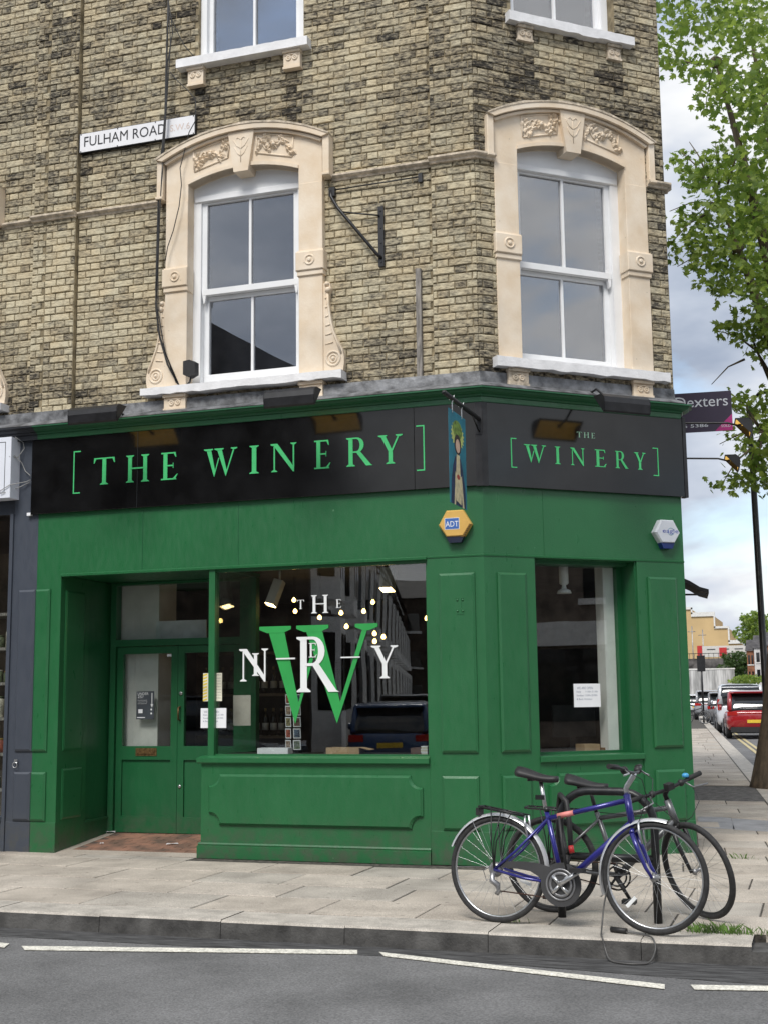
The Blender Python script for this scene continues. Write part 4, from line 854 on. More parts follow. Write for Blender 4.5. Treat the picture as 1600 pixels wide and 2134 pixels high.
MB().box(fC,s0-.24,s0+.24,GD-.72,GD-.69,1.05,1.36,.005).build('screen',BLACKP,mt); MB().box(fC,s0-.03,s0+.03,GD-.74,GD-.72,.94,1.2).box(fC,s0-.1,s0+.1,GD-.8,GD-.66,.935,.945).build('stand',BLACKP,mt)
MB().box(fC,.53,1.5,GD-1.0,GD-.5,.86,.934).build('counter',IBRN,B)
# wine shelves behind the door
sh=thing('wine_shelf',(-3.6,2.5,.09),'dark wooden shelf unit with wine bottles seen through the shop door','shelf')
for k,zz in enumerate((.55,1.02,1.49,1.96)): MB().box(fW,-4.0,-2.9,2.35,2.65,zz,zz+.03).build('shelf_board',mat('shelf_oak',(.16,.12,.075),rough=.7),sh)
MB().box(fW,-4.02,-4.0,2.35,2.65,.09,2.4).box(fW,-2.9,-2.88,2.35,2.65,.09,2.4).build('side_panel',IBRN,sh); MB().box(fW,-4.0,-2.9,2.65,2.66,.09,2.4).build('back_panel',DARK,sh)
BOT=mat('dark_bottle_glass',(.010,.014,.010),rough=.12,var=.2); LBL=mat('bottle_label',(.62,.61,.57),rough=.7,var=.1); CAP=mat('gold_capsule',(.30,.22,.08),rough=.4,metal=.5)
pb=None
for zz in(1.05,1.52,.58):
    for i in range(10):
        bx=-3.93+i*.105
        if pb is None:
            pb=thing('wine_bottle',(bx,2.44,zz),'dark wine bottle with white label on the middle oak shelf behind the shop door','bottle','wine bottles on the middle shelf')
            MB().lathe((bx,2.44,zz),(0,0,1),[(.034,0),(.037,.005),(.037,.19),(.030,.22),(.015,.25),(.014,.30)],16).build('bottle_body',BOT,pb)
            MB().lathe((bx,2.44,zz+.06),(0,0,1),[(.0376,0),(.0376,.08)],16).build('label',LBL,pb); MB().lathe((bx,2.44,zz+.265),(0,0,1),[(.0148,0),(.0148,.038),(.01,.04)],12).build('capsule',CAP,pb)
        else:
            c=copy_tree(pb); c.location=(bx,2.44+rnd.uniform(-.02,.02),zz); c['label']='dark wine bottle with white label on the %s oak shelf behind the shop door'%{1.05:'middle',1.52:'upper',.58:'lower'}[zz]; c['group']='wine bottles on the %s shelf'%{1.05:'middle',1.52:'upper',.58:'lower'}[zz]
# neighbour's shop
WB=mat('white_sign_face',(.74,.77,.84),rough=.45,var=.02)
sb=thing('sign_box',(-5.6,0,3.5),'white box sign with thin black border on the grey neighbouring shop','sign')
MB().box(fF,-7.2,-4.86,.0,.16,3.50,4.13,.004).build('sign_face',WB,sb)
bb=MB()
for q in((-7.1,-4.925,4.075,4.081),(-7.1,-4.925,3.552,3.558),(-4.931,-4.925,3.558,4.075)): bb.box(fF,q[0],q[1],.158,.1615,q[2],q[3])
bb.build('border_line',BLACK,sb)
MB().box(fF,-10,-4.905,-.4,-.05,3.36,4.25).build('fascia_backing',GREYP,NB)
MB().box(fF,-4.945,-4.906,-.10,.02,.0,3.36).build('window_post',GREYP,NB)
MB().box(fF,-10,-4.945,-.10,.0,0,.30).box(fF,-10,-4.945,-.12,.03,.30,.335).build('stall_riser',GREYP,NB)
MB().box(fF,-10,-4.945,-.05,-.04,.335,3.36).build('shop_window_pane',GLASS,NB)
MB().box(fW,-10,X0,3.0,3.1,0,3.5).build('shop_back_wall',mat('warm_back_wall',(.20,.15,.10),rough=.8,var=.4,vscale=2),NB)
MB().box(fW,-10,X0-.05,.1,3,-.02,.05).build('shop_floor',IBRN,NB); MB().box(fW,-10,X0-.05,.1,3,3.36,3.4).build('shop_ceiling',IBRN,NB)
gs=thing('grocery_shelf',(-5.6,.6,.05),'wooden grocery shelving with stacked jars and fruit inside the grey shop window','shelf')
for k in range(6): MB().box(fW,-6.6,-4.98,.35,.85,.55+k*.36,.58+k*.36).build('shelf_board',WOOD,gs)
MB().box(fW,-6.6,-6.55,.35,.85,.05,2.5).box(fW,-5.0,-4.96,.35,.85,.05,2.5).build('side_panel',WOOD,gs)
GC=[mat('goods_%d'%i,c,rough=.6,var=.3,vscale=20) for i,c in enumerate(((.45,.30,.06),(.30,.08,.05),(.08,.10,.05),(.50,.46,.38),(.10,.07,.05),(.35,.20,.06)))]
for k in range(5):
    x=-5.6
    while x<-5.06:
        w_=rnd.uniform(.07,.12); h_=rnd.uniform(.10,.24); g=thing('jar',(x+w_/2,.45,.58+k*.36),'squat lidded jar on the %s grocery shelf in the grey shop'%('lowest','second','third','fourth','top')[k],'jar','jars on the %s grocery shelf'%('lowest','second','third','fourth','top')[k])
        MB().lathe((x+w_/2,.45,.58+k*.36),(0,0,1),[(w_*.45,0),(w_*.47,.01),(w_*.47,h_*.8),(w_*.36,h_*.88)],10).build('jar_body',rnd.choice(GC),g); MB().lathe((x+w_/2,.45,.58+k*.36+h_*.88),(0,0,1),[(w_*.4,0),(w_*.4,h_*.1)],10).build('lid',rnd.choice(GC),g); x+=w_+.015
# ring on grey pilaster and loose wires
rg=thing('wall_ring',fF(-4.795,.01,.84),'small steel tethering ring on the grey pilaster','ring')
MB().box(fF,-4.812,-4.775,.018,.024,.855,.895).build('plate',CHROME,rg); MB().torus(fF(-4.797,.032,.84),(0,1,0),.026,.004,24,6).build('ring',CHROME,rg)
WIRE=mat('grey_wire',(.33,.33,.32),rough=.6)
tag(MB().tube([fF(*q) for q in((-4.86,.10,4.14),(-4.81,.03,4.09),(-4.80,.02,4.03),(-4.845,.06,3.93),(-4.875,.165,3.925),(-4.86,.10,3.945),(-4.82,.03,3.88),(-4.78,.02,3.79),(-4.70,.05,3.735))],.004,6).tube([fF(*q) for q in((-4.70,.05,3.69),(-4.76,.02,3.68),(-4.86,.17,3.63),(-4.965,.175,3.575),(-4.965,.175,3.55),(-4.92,.172,3.555),(-4.84,.03,3.625),(-4.72,.02,3.675))],.004,6).build('loose_wire',WIRE),'thin grey wires looping out behind the white box sign','wire')
# ================================================================ THINGS ON THE WALLS
def islands(k,name,m,parent):
    pa=list(range(len(k.v)))
    def fd(i):
        while pa[i]!=i: pa[i]=pa[pa[i]]; i=pa[i]
        return i
    for f in k.f:
        for i in f[1:]: pa[fd(i)]=fd(f[0])
    gr={}
    for f in k.f: gr.setdefault(fd(f[0]),[]).append(f)
    for fs in gr.values():
        ids=sorted({i for f in fs for i in f}); mp_={q:n for n,q in enumerate(ids)}; MB().add([k.v[i] for i in ids],[tuple(mp_[i] for i in f) for f in fs]).build(name,m,parent,fix=False)
def onP(px,py,p0,n): r=ray(px,py); return CAMP+r*((p0-CAMP).dot(n)/r.dot(n))
# street name plate
ENAM=mat('white_enamel',(.80,.80,.82),rough=.3,var=.03); PINK=mat('faded_red_print',(.72,.60,.54),rough=.5)
sg=thing('street_sign',fF(-3.58,-.05,7.143),'white enamel street name plate with black FULHAM ROAD lettering on the brick wall','street sign')
MB().box(fF,-4.255,-2.905,-.05,-.012,7.143,7.36,.003).build('backing_plate',BLACK,sg); MB().box(fF,-4.247,-2.913,-.02,-.009,7.151,7.352).build('enamel_plate',ENAM,sg)
for s,a0,a1,m in(('FULHAM ROAD',-4.195,-3.24,BLACK),('S.W.6',-3.19,-2.965,PINK)):
    k=MB(); sans(k,fF,s,a0,a1,7.205 if m is BLACK else 7.215,7.315 if m is BLACK else 7.285,-.007); islands(k,'letter',m,sg)
for a in(-4.235,-3.8,-3.36,-2.925):
    for z_ in(7.158,7.345): MB().lathe(fF(a,-.0092,z_),(0,-1,0),[(.007,0),(.006,.004)],8).build('screw',BLACK,sg)
# fascia trough lamps
def trough(fr,a0,a1,d,z,label,wall_d=.1,wz=4.24):
    t=thing('picture_light',fr((a0+a1)/2,wall_d,wz-.02),label,'wall light','trough lamps over the shop sign')
    f2=lambda a,dd,zz: fr(a0+(a1-a0)*0+a,dd,zz)
    sh=[(-.06,.068),(.045,.066),(.078,.040),(.085,.0),(.078,-.060),(.066,-.072),(.060,-.066),(.070,-.055),(.076,.0),(.070,.034),(.04,.057),(-.055,.059)]
    sh=[(x*1.25,y*1.25) for x,y in sh]; mb=MB(); ends=(a0,a1); n=len(sh)
    mb.add([fr(a,d+x,z+y) for a in ends for x,y in sh],[tuple(range(n)),tuple(range(n,2*n))]+[(i,(i+1)%n,n+(i+1)%n,n+i) for i in range(n)])
    for a,s in((a0,1),(a1,-1)): 
        cap=[(-.06,.068),(.045,.066),(.078,.040),(.085,.0),(.078,-.060),(.066,-.072)]
        mb.add([fr(a+s*e,d+x*1.25,z+y*1.25) for e in(0.001,.008) for x,y in cap],[tuple(range(6)),tuple(range(6,12))]+[(i,(i+1)%6,6+(i+1)%6,6+i) for i in range(6)])
    mb.build('lamp_shade',BLACK,t)
    rf=[(-.05,.055),(.036,.052),(.068,.03),(.068,-.055)]
    MB().add([fr(a,d+x*1.25-.003,z+y*1.25-.003) for a in(a0+.01,a1-.01) for x,y in rf],[(i,i+1,5+i,4+i) for i in range(3)]).build('reflector',GOLD,t)
    am=(a0+a1)/2; MB().tube([fr(am,d-.02,z+.03),fr(am,d-.15,z+.07),fr(am,wall_d+.1,wz+.035),fr(am,wall_d-.03,wz+.02)],.011,8).lathe(fr(am,d-.02,z+.03),(0,0,1),[(.02,-.01),(.02,.02)],10).build('arm',BLACK,t)
    return t
a0=onF(154,868,.59)[0]; a1=onF(256,860,.59)[0]; trough(fF,a0,a1,.59,4.155,'black trough lamp over the word THE on the long fascia')
a0=onF(559,834,.59)[0]; a1=onF(664,826,.59)[0]; trough(fF,a0,a1,.59,4.145,'black trough lamp over the letters WINER on the long fascia')
a0=onC(1245,840,.6)[0]; a1=onC(1341,852,.6)[0]; trough(fC,a0,a1,.60,4.03,'black trough lamp over the short corner fascia')
for y_,(px,py) in((3.0,(1545,893)),(5.0,(1522,966))):
    p=atY(px,py,y_); q=(p-RE); a=q.dot(SDIR); d=q.dot(SNR); trough(fS,a-.17,a+.17,d,p.z,'black and amber trough lamp on the side wall %s the board'%('in front of' if y_<4 else 'behind'),0,p.z+.06)
# hanging banner on a rod
P0=Vector((*[0,0],0)); x_,z_=onF(997,873,.05); P0=Vector((x_,-.05,z_)); P1=onG(925,818,z_); P1=P0+(P1-P0)
rd=(P1-P0).normalized(); bn=Vector((rd.y,-rd.x,0)); bn=-bn if bn.dot(CAMP-P0)<0 else bn
hb=thing('hanging_banner',P0,'narrow teal banner with painted figure hanging from a black rod at the shop corner','banner')
MB().tube([P0-rd*.02,P1],.020,10).ball(P1,.022).tube([P0+Vector((0,0,-.12)),P0+rd*.25],.008,6).box(fF,x_-.035,x_+.03,.045,.056,z_-.14,z_+.10).build('rod',BLACK,hb)
tl=onP(933.5,850,P0,bn); tr=onP(968.5,873,P0,bn); bl=onP(943.5,1049,P0,bn)
U=Vector((tr.x-tl.x,tr.y-tl.y,0)); WB_=U.length; U.normalize(); top=(tl.z+tr.z)/2; HB=top-bl.z; og=Vector((tl.x,tl.y,bl.z))
fB=lambda a,d,z: og+U*a+bn*d+Vector((0,0,z))
TEAL=mat('teal_print',(.015,.20,.28),rough=.6,var=.15); NAVY=mat('navy_print',(.012,.025,.09),rough=.6,var=.4,vscale=30); CRM=mat('cream_print',(.70,.60,.36),rough=.6,var=.15,vscale=25); LEAFG=mat('leaf_green_print',(.20,.32,.05),rough=.6,var=.4,vscale=40); LIME=mat('lime_print',(.55,.62,.18),rough=.6); SKIN=mat('peach_print',(.72,.48,.35),rough=.6); HAIR=mat('dark_brown_print',(.03,.015,.012),rough=.6)
MB().box(fB,0,WB_,-.002,.0,0,HB).build('cloth',TEAL,hb)
w_,h_=WB_,HB; c_=w_*.5
def art(name,poly,m,l): MB().prism(fB,[(a*w_,z*h_) for a,z in poly],.0002*l,.0002*l+.0004).build(name,m,hb)
sp=[]
for k in range(40):
    an=2*PI*k/40; r_=1.0 if k%2 else .80; sp.append((.5+.40*r_*math.cos(an),.76+.155*r_*math.sin(an)))
art('halo',sp,LIME,2); art('crown',[(.5+.27*math.cos(2*PI*k/20),.82+.10*math.sin(2*PI*k/20)) for k in range(20)],LEAFG,4)
art('robe',[(.08,.0),(.92,.0),(.90,.22),(.78,.40),(.66,.52),(.34,.52),(.20,.40),(.10,.22)],NAVY,4); art('dress',[(.36,.05),(.64,.02),(.70,.2),(.62,.36),(.60,.55),(.42,.55),(.38,.36),(.30,.2)],CRM,6)
art('hair',[(.5+.20*math.cos(2*PI*k/18),.66+.11*math.sin(2*PI*k/18)) for k in range(18)],HAIR,6); art('face',[(.5+.125*math.cos(2*PI*k/18),.645+.075*math.sin(2*PI*k/18)) for k in range(18)],SKIN,8)
art('sash',[(.24,.0),(.32,.0),(.40,.33),(.33,.36)],CRM,7); art('sash',[(.72,.0),(.82,.0),(.70,.34),(.63,.32)],CRM,7); art('bloom',[(.5+.09*math.cos(2*PI*k/12),.31+.028*math.sin(2*PI*k/12)) for k in range(12)],mat('red_print',(.40,.05,.03),rough=.6),8)
for a in(.22,.78):
    c=fB(a*w_,0,h_); q=(c-P0).dot(rd); ph=P0+rd*q
    MB().tube([c+Vector((0,0,-.02)),c+Vector((0,0,.03)),Vector((c.x,c.y,ph.z-.035)),Vector((c.x,c.y,ph.z+.024))+bn*.02,Vector((c.x,c.y,ph.z-.01))-bn*.024],.005,6).build('hook',VINYLW,hb)
# alarm boxes
def alarm(fr,a0,a1,z0,z1,label,m,mb_,name):
    c=(a0+a1)/2; w=(a1-a0)/2; zm=(z0+z1)/2+.01; hx=[(a0,zm),(c-w*.52,z0+.04),(c+w*.52,z0+.04),(a1,zm),(c+w*.5,z1),(c-w*.5,z1)]
    t=thing(name,fr(c,0,z0),label,'alarm box'); vs=[]
    for d,s in((0,1.0),(.055,1.0),(.075,.90)): vs+=[fr(c+(a-c)*s,d,zm+(z-zm)*s) for a,z in hx]
    MB().add(vs,[tuple(range(12,18))]+[(k+j,k+(j+1)%6,k+6+(j+1)%6,k+6+j) for k in(0,6) for j in range(6)]).build('casing',m,t)
    MB().prism(fr,[(c-w*.36,z0-.012),(c+w*.36,z0-.012),(c+w*.54,z0+.045),(c-w*.54,z0+.045)],.0,.062).build('strobe',mb_,t); return t,c,zm
ADTY=mat('amber_yellow_plastic',(.66,.40,.10),rough=.45,var=.06); ABLUE=mat('label_blue',(.04,.13,.42),rough=.5); NAVYP=mat('navy_strobe',(.012,.016,.04),rough=.3)
t,c,zm=alarm(fF,-.397,-.092,2.838,3.12,'yellow hexagonal alarm box with blue ADT label on the green frieze',ADTY,NAVYP,'alarm_box')
MB().box(fF,c-.09,c+.045,.074,.0765,zm-.045,zm+.06).build('label_border',VINYLW,t); MB().box(fF,c-.086,c+.041,.075,.0772,zm-.041,zm+.056).build('label_panel',ABLUE,t)
k=MB(); sans(k,fF,'ADT',c-.082,c+.037,zm-.02,zm+.03,.0778); k.build('lettering',VINYLW,t,fix=False)
for i in range(7): MB().box(fF,c+.055+i*.0115,c+.085+i*.0105,.05,.0685,zm-.115+i*.0165,zm-.106+i*.0165).build('vent_slot',BRASS,t)
EAW=mat('pale_grey_plastic',(.60,.63,.68),rough=.4,var=.05)
t,c,zm=alarm(fC,1.79,2.076,2.838,3.10,'pale grey hexagonal alarm box with blue eagle lettering near the building edge',EAW,mat('blue_strobe',(.012,.03,.15),rough=.3),'alarm_box')
k=MB(); sans(k,fC,'eagle',c-.065,c+.115,zm-.018,zm+.035,.0765); k.build('lettering',mat('violet_blue_print',(.10,.12,.42),rough=.5),t,fix=False)
MB().torus(fC(c+.03,.0755,zm+.008),CN,.034,.0035,20,6,.2).build('emblem_ring',mat('teal_grey_print',(.25,.38,.48),rough=.5),t)
# iron bracket, batten, cables, box
br=thing('iron_bracket',fF(-.94,-.06,5.516),'old black iron sign bracket folded flat against the bricks between the windows','bracket')
MB().box(fF,-.968,-.912,-.06,-.03,5.516,6.116).build('wall_plate',BLACK,br)
MB().tube([fF(-1.44,-.02,6.34),fF(-1.435,-.01,6.27),fF(-1.36,.0,6.14),fF(-.97,.0,5.63),fF(-.94,-.03,5.60)],.016,8).build('main_arm',BLACK,br); MB().tube([fF(-1.33,.0,6.10),fF(-.95,-.02,6.02)],.008,6).build('stay',BLACK,br)
for z_ in(5.56,5.75,5.9,6.07): MB().lathe(fF(-.94,-.03,z_),(0,-1,0),[(.010,0),(.008,.006)],8).build('bolt',BLACK,br)
MB().box(fF,-1.46,-1.40,-.06,-.01,6.28,6.37).build('hinge_block',BLACK,br); MB().tube([fF(-1.40,-.03,6.345),fF(-.54,-.03,6.355)],.007,6).build('tie_rod',BLACK,br); MB().box(fF,-.56,-.52,-.06,-.02,6.30,6.385).build('end_block',BLACK,br)
tag(MB().box(fF,-.60,-.548,-.06,-.012,4.31,5.447,.003).build('timber_batten',WOOD),'weathered grey timber batten standing upright on the brick wall','batten')
def pl_(pts,d): return [fF(onF(x,y,d)[0],d,onF(x,y,d)[1]) for x,y in pts]
cb=MB().tube(pl_([(352,-20),(350,60),(347,150),(345,240),(340,300),(334,345),(331,420),(327,560),(326,640),(333,700),(350,760),(372,800)],.05),.010,6).tube(pl_([(348,-20),(358,40),(360,70),(350,130),(346,240),(339,330),(334,440),(330,560),(330,650),(345,735),(374,803)],.055),.006,6).tube(pl_([(352,10),(356,90),(349,200),(342,320),(336,400),(325,600),(330,690),(368,798)],.06),.006,6)
tag(cb.build('cable_bundle',BLACKP),'bundle of black cables running down the bricks past the street sign','cable')
tag(MB().tube(pl_([(354,30),(372,70),(385,95),(405,118)],.01)+pl_([(408,122),(398,150)],.0),.005,6).tube(pl_([(355,150),(370,168),(392,188),(408,208),(409,250),(395,275),(384,320),(376,350),(379,385),(374,430),(362,480),(350,515),(345,545)],.075),.005,6).build('thin_cable',BLACKP),'single thin black cable straying across the cream window surround','cable')
jb=thing('junction_box',fF(-2.90,.02,4.60),'small black junction box with cable on the white window sill','junction box')
MB().prism(fF,[(-2.965,4.62),(-2.90,4.59),(-2.835,4.62),(-2.835,4.74),(-2.90,4.765),(-2.965,4.755)],-.0,.085).build('case',BLACKP,jb); MB().tube([fF(-2.90,.04,4.60),fF(-2.905,.05,4.55),fF(-2.93,.06,4.52)],.010,6).build('cable_tail',BLACKP,jb)
# estate agent board and canopy on the side wall
p=atY(1522,814,7.0); q=p-RE; a_=q.dot(SDIR); d_=q.dot(SNR); zt=p.z; zb=atY(1522,897,7.0).z
PURP=mat('dark_purple_board',(.028,.018,.045),rough=.5,var=.05); MAG=mat('magenta_print',(.42,.02,.19),rough=.5)
eb=thing('agents_board',fS(a_,0,zb),'dark purple estate agent board reading Dexters with magenta corner on the side wall','sign board')
fE=lambda a,d,z: fS(a_-d,a,z)                  # a outwards from the wall, d towards the street end
MB().box(fE,.02,d_,-.008,.008,zb,zt).build('board',PURP,eb); MB().box(fE,-.03,.03,-.03,-.0085,zb-.05,zt+.05).build('post',WOOD,eb)
h_=zt-zb; x0=d_-.83
k=MB(); sans(k,fE,'Dexters',x0+.07,d_-.05,zb+h_*.63,zb+h_*.90,.010); islands(k,'letter',EAW,eb)
k=MB(); sans(k,fE,'020 7386 5386',x0-.25,d_-.33,zb+h_*.12,zb+h_*.20,.010); k.build('phone_number',EAW,eb,fix=False)
MB().prism(fE,[(d_-.24,zb+.001),(d_-.001,zb+.001),(d_-.001,zb+h_*.42)],.0,.0095).build('corner_flash',MAG,eb); k=MB(); sans(k,fE,'SOLD',d_-.155,d_-.03,zb+h_*.09,zb+h_*.15,.0105); k.build('sold_lettering',EAW,eb,fix=False)
p=atY(1476,1232,9.0); q=p-RE; a_=q.dot(SDIR); d_=q.dot(SNR)
cn=thing('door_canopy',fS(a_,0,p.z),'small black curved canopy over a side door','canopy')
cv=[(0.0,p.z+.24),(d_*.35,p.z+.17),(d_*.7,p.z+.07),(d_,p.z+.03),(d_,p.z-.03),(d_*.7,p.z+.01),(d_*.35,p.z+.11),(0,p.z+.18)]
MB().add([fS(a,x,z) for a in(a_-.0,a_+1.2) for x,z in cv],[tuple(range(8)),tuple(range(8,16))]+[(i,(i+1)%8,8+(i+1)%8,8+i) for i in range(8)]).build('canopy_shell',BLACKP,cn); MB().tube([fS(a_,0,p.z-.04),fS(a_,d_*.9,p.z-.05)],.015,6).build('stay',BLACK,cn)

# ================================================================ BICYCLES AND STAND
class Bike:
    def __init__(s,name,rear,front,lean,label,steer=0,wb=1.045,r=.338):
        s.t=thing(name,(rear[0],rear[1],0),label,'bicycle'); A=Vector((rear[0],rear[1],0)); f=Vector((front[0]-rear[0],front[1]-rear[1],0)).normalized(); l=Vector((-f.y,f.x,0))
        ca,sa=math.cos(lean),math.sin(lean); up=Vector((0,0,1))*ca+l*sa; lf=l*ca-Vector((0,0,1))*sa
        s.A,s.f,s.up,s.lf,s.r=A,f,up,lf,r; s.steer=steer; s.wb=wb
    def T(s,x,y,z): return s.A+s.f*x+s.lf*y+s.up*z
    def S(s,x,y,z):                       # steered front assembly
        ax=Vector((s.hb[0]-s.ht[0],0,s.hb[1]-s.ht[1])).normalized(); v=Vector((x-s.ht[0],y,z-s.ht[1])); v=Matrix.Rotation(-s.steer,3,ax)@v
        return s.T(v.x+s.ht[0],v.y,v.z+s.ht[1])
    def wheel(s,P,cx,tyre=.019,rimm=CHROME,tm=RUBBER,spk=CHROME,refl=None):
        c=P(cx,0,s.r); ax=P(cx,1,s.r)-c; ex=P(cx+1,0,s.r)-c; ez=P(cx,0,s.r+1)-c; R_=s.r-tyre
        h=MB().lathe(c-ax*.045,ax,[(.006,0),(.022,.012),(.022,.018),(.012,.024),(.012,.066),(.022,.072),(.022,.078),(.006,.09)],12).build('wheel',STEEL,s.t)
        MB().torus(c,ax,R_,tyre,56,8).build('tyre',tm,h); MB().torus(c,ax,R_-tyre*.95,.0085,56,6,1.1).build('rim',rimm,h)
        sp=MB(); rr=R_-tyre-.004
        for k in range(28):
            a=2*PI*k/28; b=a+(.9 if k%4<2 else -.9); sd=.022 if k%2 else -.022
            sp.tube([c+ax*sd+(ex*math.cos(b)+ez*math.sin(b))*.02,c+(ex*math.cos(a)+ez*math.sin(a))*rr],.0011,4,False)
        sp.build('spokes',spk,h)
        if refl is not None:
            p=c+(ex*math.cos(refl)+ez*math.sin(refl))*rr*.72; u=(ex*math.cos(refl)+ez*math.sin(refl)); v=u.cross(ax)
            MB().add([p+u*a+v*b-ax*.012*0+ax*dd for dd in(-.016,-.008) for a,b in((-.04,-.011),(.04,-.011),(.04,.011),(-.04,.011))],[(0,1,2,3),(4,5,6,7),(0,1,5,4),(1,2,6,5),(2,3,7,6),(3,0,4,7)]).build('reflector',VINYLW,h)
        return h
    def tube(s,name,m,pts,r,P=None,parent=None,n=8): return MB().tube([(P or s.T)(*p) for p in pts],r,n).build(name,m,parent or s.t)
def saddle(b,x,z,m,tilt=.03,l=.27):
    mb=MB(); N=11; vs=[]; M=10
    for i in range(N):
        t=i/(N-1); xx=x-l*.48+l*t; w=.088*(1-t)**.9*(1 if t>.06 else .75)+.017; zz=z-tilt*t+.012*math.cos(PI*t*1.4); th=.034-.014*t
        for k in range(M):
            a=2*PI*k/M; yy=w*math.cos(a); z2=th*math.sin(a)*(1 if math.sin(a)>0 else 1.1)-.012*(abs(yy)/.09)**2; vs.append(b.T(xx,yy,zz+z2-.01))
    fs=[(i*M+k,i*M+(k+1)%M,(i+1)*M+(k+1)%M,(i+1)*M+k) for i in range(N-1) for k in range(M)]+[tuple(range(M)),tuple((N-1)*M+k for k in range(M))]
    o=mb.add(vs,fs,True).build('saddle',m,b.t)
    MB().tube([b.T(x-.09,.03,z-.03),b.T(x-.03,.025,z-.055),b.T(x+.09,.012,z-.045)],.004,6).tube([b.T(x-.09,-.03,z-.03),b.T(x-.03,-.025,z-.055),b.T(x+.09,-.012,z-.045)],.004,6).lathe(b.T(x-.05,.028,z-.06),b.up,[(.012,0),(.012,.035)],8).lathe(b.T(x-.05,-.028,z-.06),b.up,[(.012,0),(.012,.035)],8).build('saddle_rails',BLACK,o)
def chainset(b,x,z,rr,crank_ang,m_ring,m_arm,side=-1):
    y=side*.045; c=b.T(x,y,z); ax=b.T(x,y+side,z)-c
    o=MB().torus(c,ax,rr,.006,36,6).torus(c,ax,rr*.72,.006,30,6).build('chainring',m_ring,b.t)
    mb=MB()
    for k in range(5):
        a=2*PI*k/5+.3; mb.tube([b.T(x,y,z),b.T(x+rr*math.cos(a),y,z+rr*math.sin(a))],.009,6)
    mb.lathe(b.T(x,y-.01*side,z),ax,[(.022,0),(.022,.02),(.010,.026)],12).build('spider',m_arm,o)
    for sgn,yy in((1,side*.075),(-1,-side*.075)):
        ex,ez=x+sgn*.17*math.cos(crank_ang),z+sgn*.17*math.sin(crank_ang)
        ca=MB().tube([b.T(x,yy,z),b.T(ex,yy+side*.008*sgn,ez)],[.015,.011],8).build('crank_arm',m_arm,b.t)
        yo=yy+(.05 if yy>0 else -.05); pa=MB(); f2=lambda a,d,zz:b.T(ex+a,yo+d,ez+zz); pa.box(f2,-.045,.045,-.035,.035,-.012,.012,.004); pa.build('pedal',BLACKP,ca)
BLUEF=mat('deep_blue_frame',(.022,.022,.20),rough=.28,var=.08,metal=.25,coat=.5); GREYF=mat('silver_grey_frame',(.15,.155,.16),rough=.35,metal=.5,var=.1)
FEND=mat('silver_mudguard',(.60,.61,.62),rough=.3,metal=.5,var=.08); GUARD=mat('dark_grey_plastic',(.05,.05,.052),rough=.5,var=.1); GRIP=mat('grip_rubber',(.02,.02,.02),rough=.8,var=.1)
def fender(b,P,cx,a0,a1,m,parent,rr=None):
    rr=rr or b.r+.016; mb=MB(); n=26; vs=[]
    for i in range(n+1):
        a=R(a0+(a1-a0)*i/n)
        for yy,dr in((-.026,-.014),(-.02,.0),(0,.006),(.02,.0),(.026,-.014)): vs.append(P(cx+(rr+dr)*math.cos(a),yy,b.r+(rr+dr)*math.sin(a)))
    mb.add(vs,[(i*5+k,i*5+k+1,(i+1)*5+k+1,(i+1)*5+k) for i in range(n) for k in range(4)],True); return mb.build('mudguard',m,parent)
def rack(b,x0,x1,z0,z1,hx,hz,m=BLACK):
    mb=MB()
    for yy in(-.05,.05): mb.tube([b.T(x0,yy,z0),b.T(x1,yy,z1)],.006,6)
    mb.tube([b.T(x0,-.05,z0),b.T(x0-.01,0,z0),b.T(x0,.05,z0)],.006,6).tube([b.T(x0,0,z0-.01),b.T(x1,0,z1-.01)],.006,6)
    for t in(.15,.5,.85): mb.tube([b.T(x0+(x1-x0)*t,-.05,z0+(z1-z0)*t),b.T(x0+(x1-x0)*t,.05,z0+(z1-z0)*t)],.005,6)
    for yy in(-.065,.065):
        for t in(.28,.5,.72): mb.tube([b.T(x0+(x1-x0)*t,yy*.8,z0+(z1-z0)*t),b.T(hx+(t-.5)*.08,yy,hz+.18),b.T(hx,yy,hz)],.0045,6)
    return mb.build('rack',m,b.t)
# --- blue bicycle
b=Bike('bicycle',(.715,-2.70),(1.745,-2.885),.05,'blue hybrid bicycle with silver mudguards and dark chain guard locked to the stand',0.0)
b.ht,b.hb=(.885,.835),(.915,.64); fh=(1.05,b.r); bb=(.452,.268); cl=(.352,.685)
w1=b.wheel(b.T,0,refl=-.35); w2=b.wheel(b.S,fh[0],refl=-2.35)
fr=MB(); t3=b.T
fr.tube([t3(cl[0],0,cl[1]-.015),t3(.889,0,.80)],.0165,10).tube([t3(bb[0],0,bb[1]),t3(.912,0,.665)],.021,10).tube([t3(bb[0],0,bb[1]),t3(cl[0]-.008,0,cl[1]+.03)],.016,10).tube([t3(b.ht[0]-.002,0,b.ht[1]),t3(*[b.hb[0],0,b.hb[1]])],.023,12)
for s in(-1,1): fr.tube([t3(cl[0],s*.012,cl[1]-.02),t3(.15,s*.055,.46),t3(0,s*.062,b.r)],.0095,8).tube([t3(bb[0],s*.03,bb[1]),t3(.2,s*.055,.295),t3(0,s*.062,b.r)],.010,8)
fr.lathe(t3(bb[0],-.04,bb[1]),b.lf,[(.024,0),(.024,.08)],12); FRM=fr.build('frame',BLUEF,b.t)
k=MB().tube([t3(.42,0,.688),t3(.53,0,.712)],.0176,10).build('red_band',mat('pinkish_red_tape',(.70,.24,.22),rough=.5),FRM)
fk=MB()
for s in(-1,1): fk.tube([b.S(.925,s*.045,.60),b.S(.965,s*.05,.50),b.S(1.01,s*.052,.40),b.S(fh[0],s*.052,fh[1])],[.016,.015,.012,.009],8)
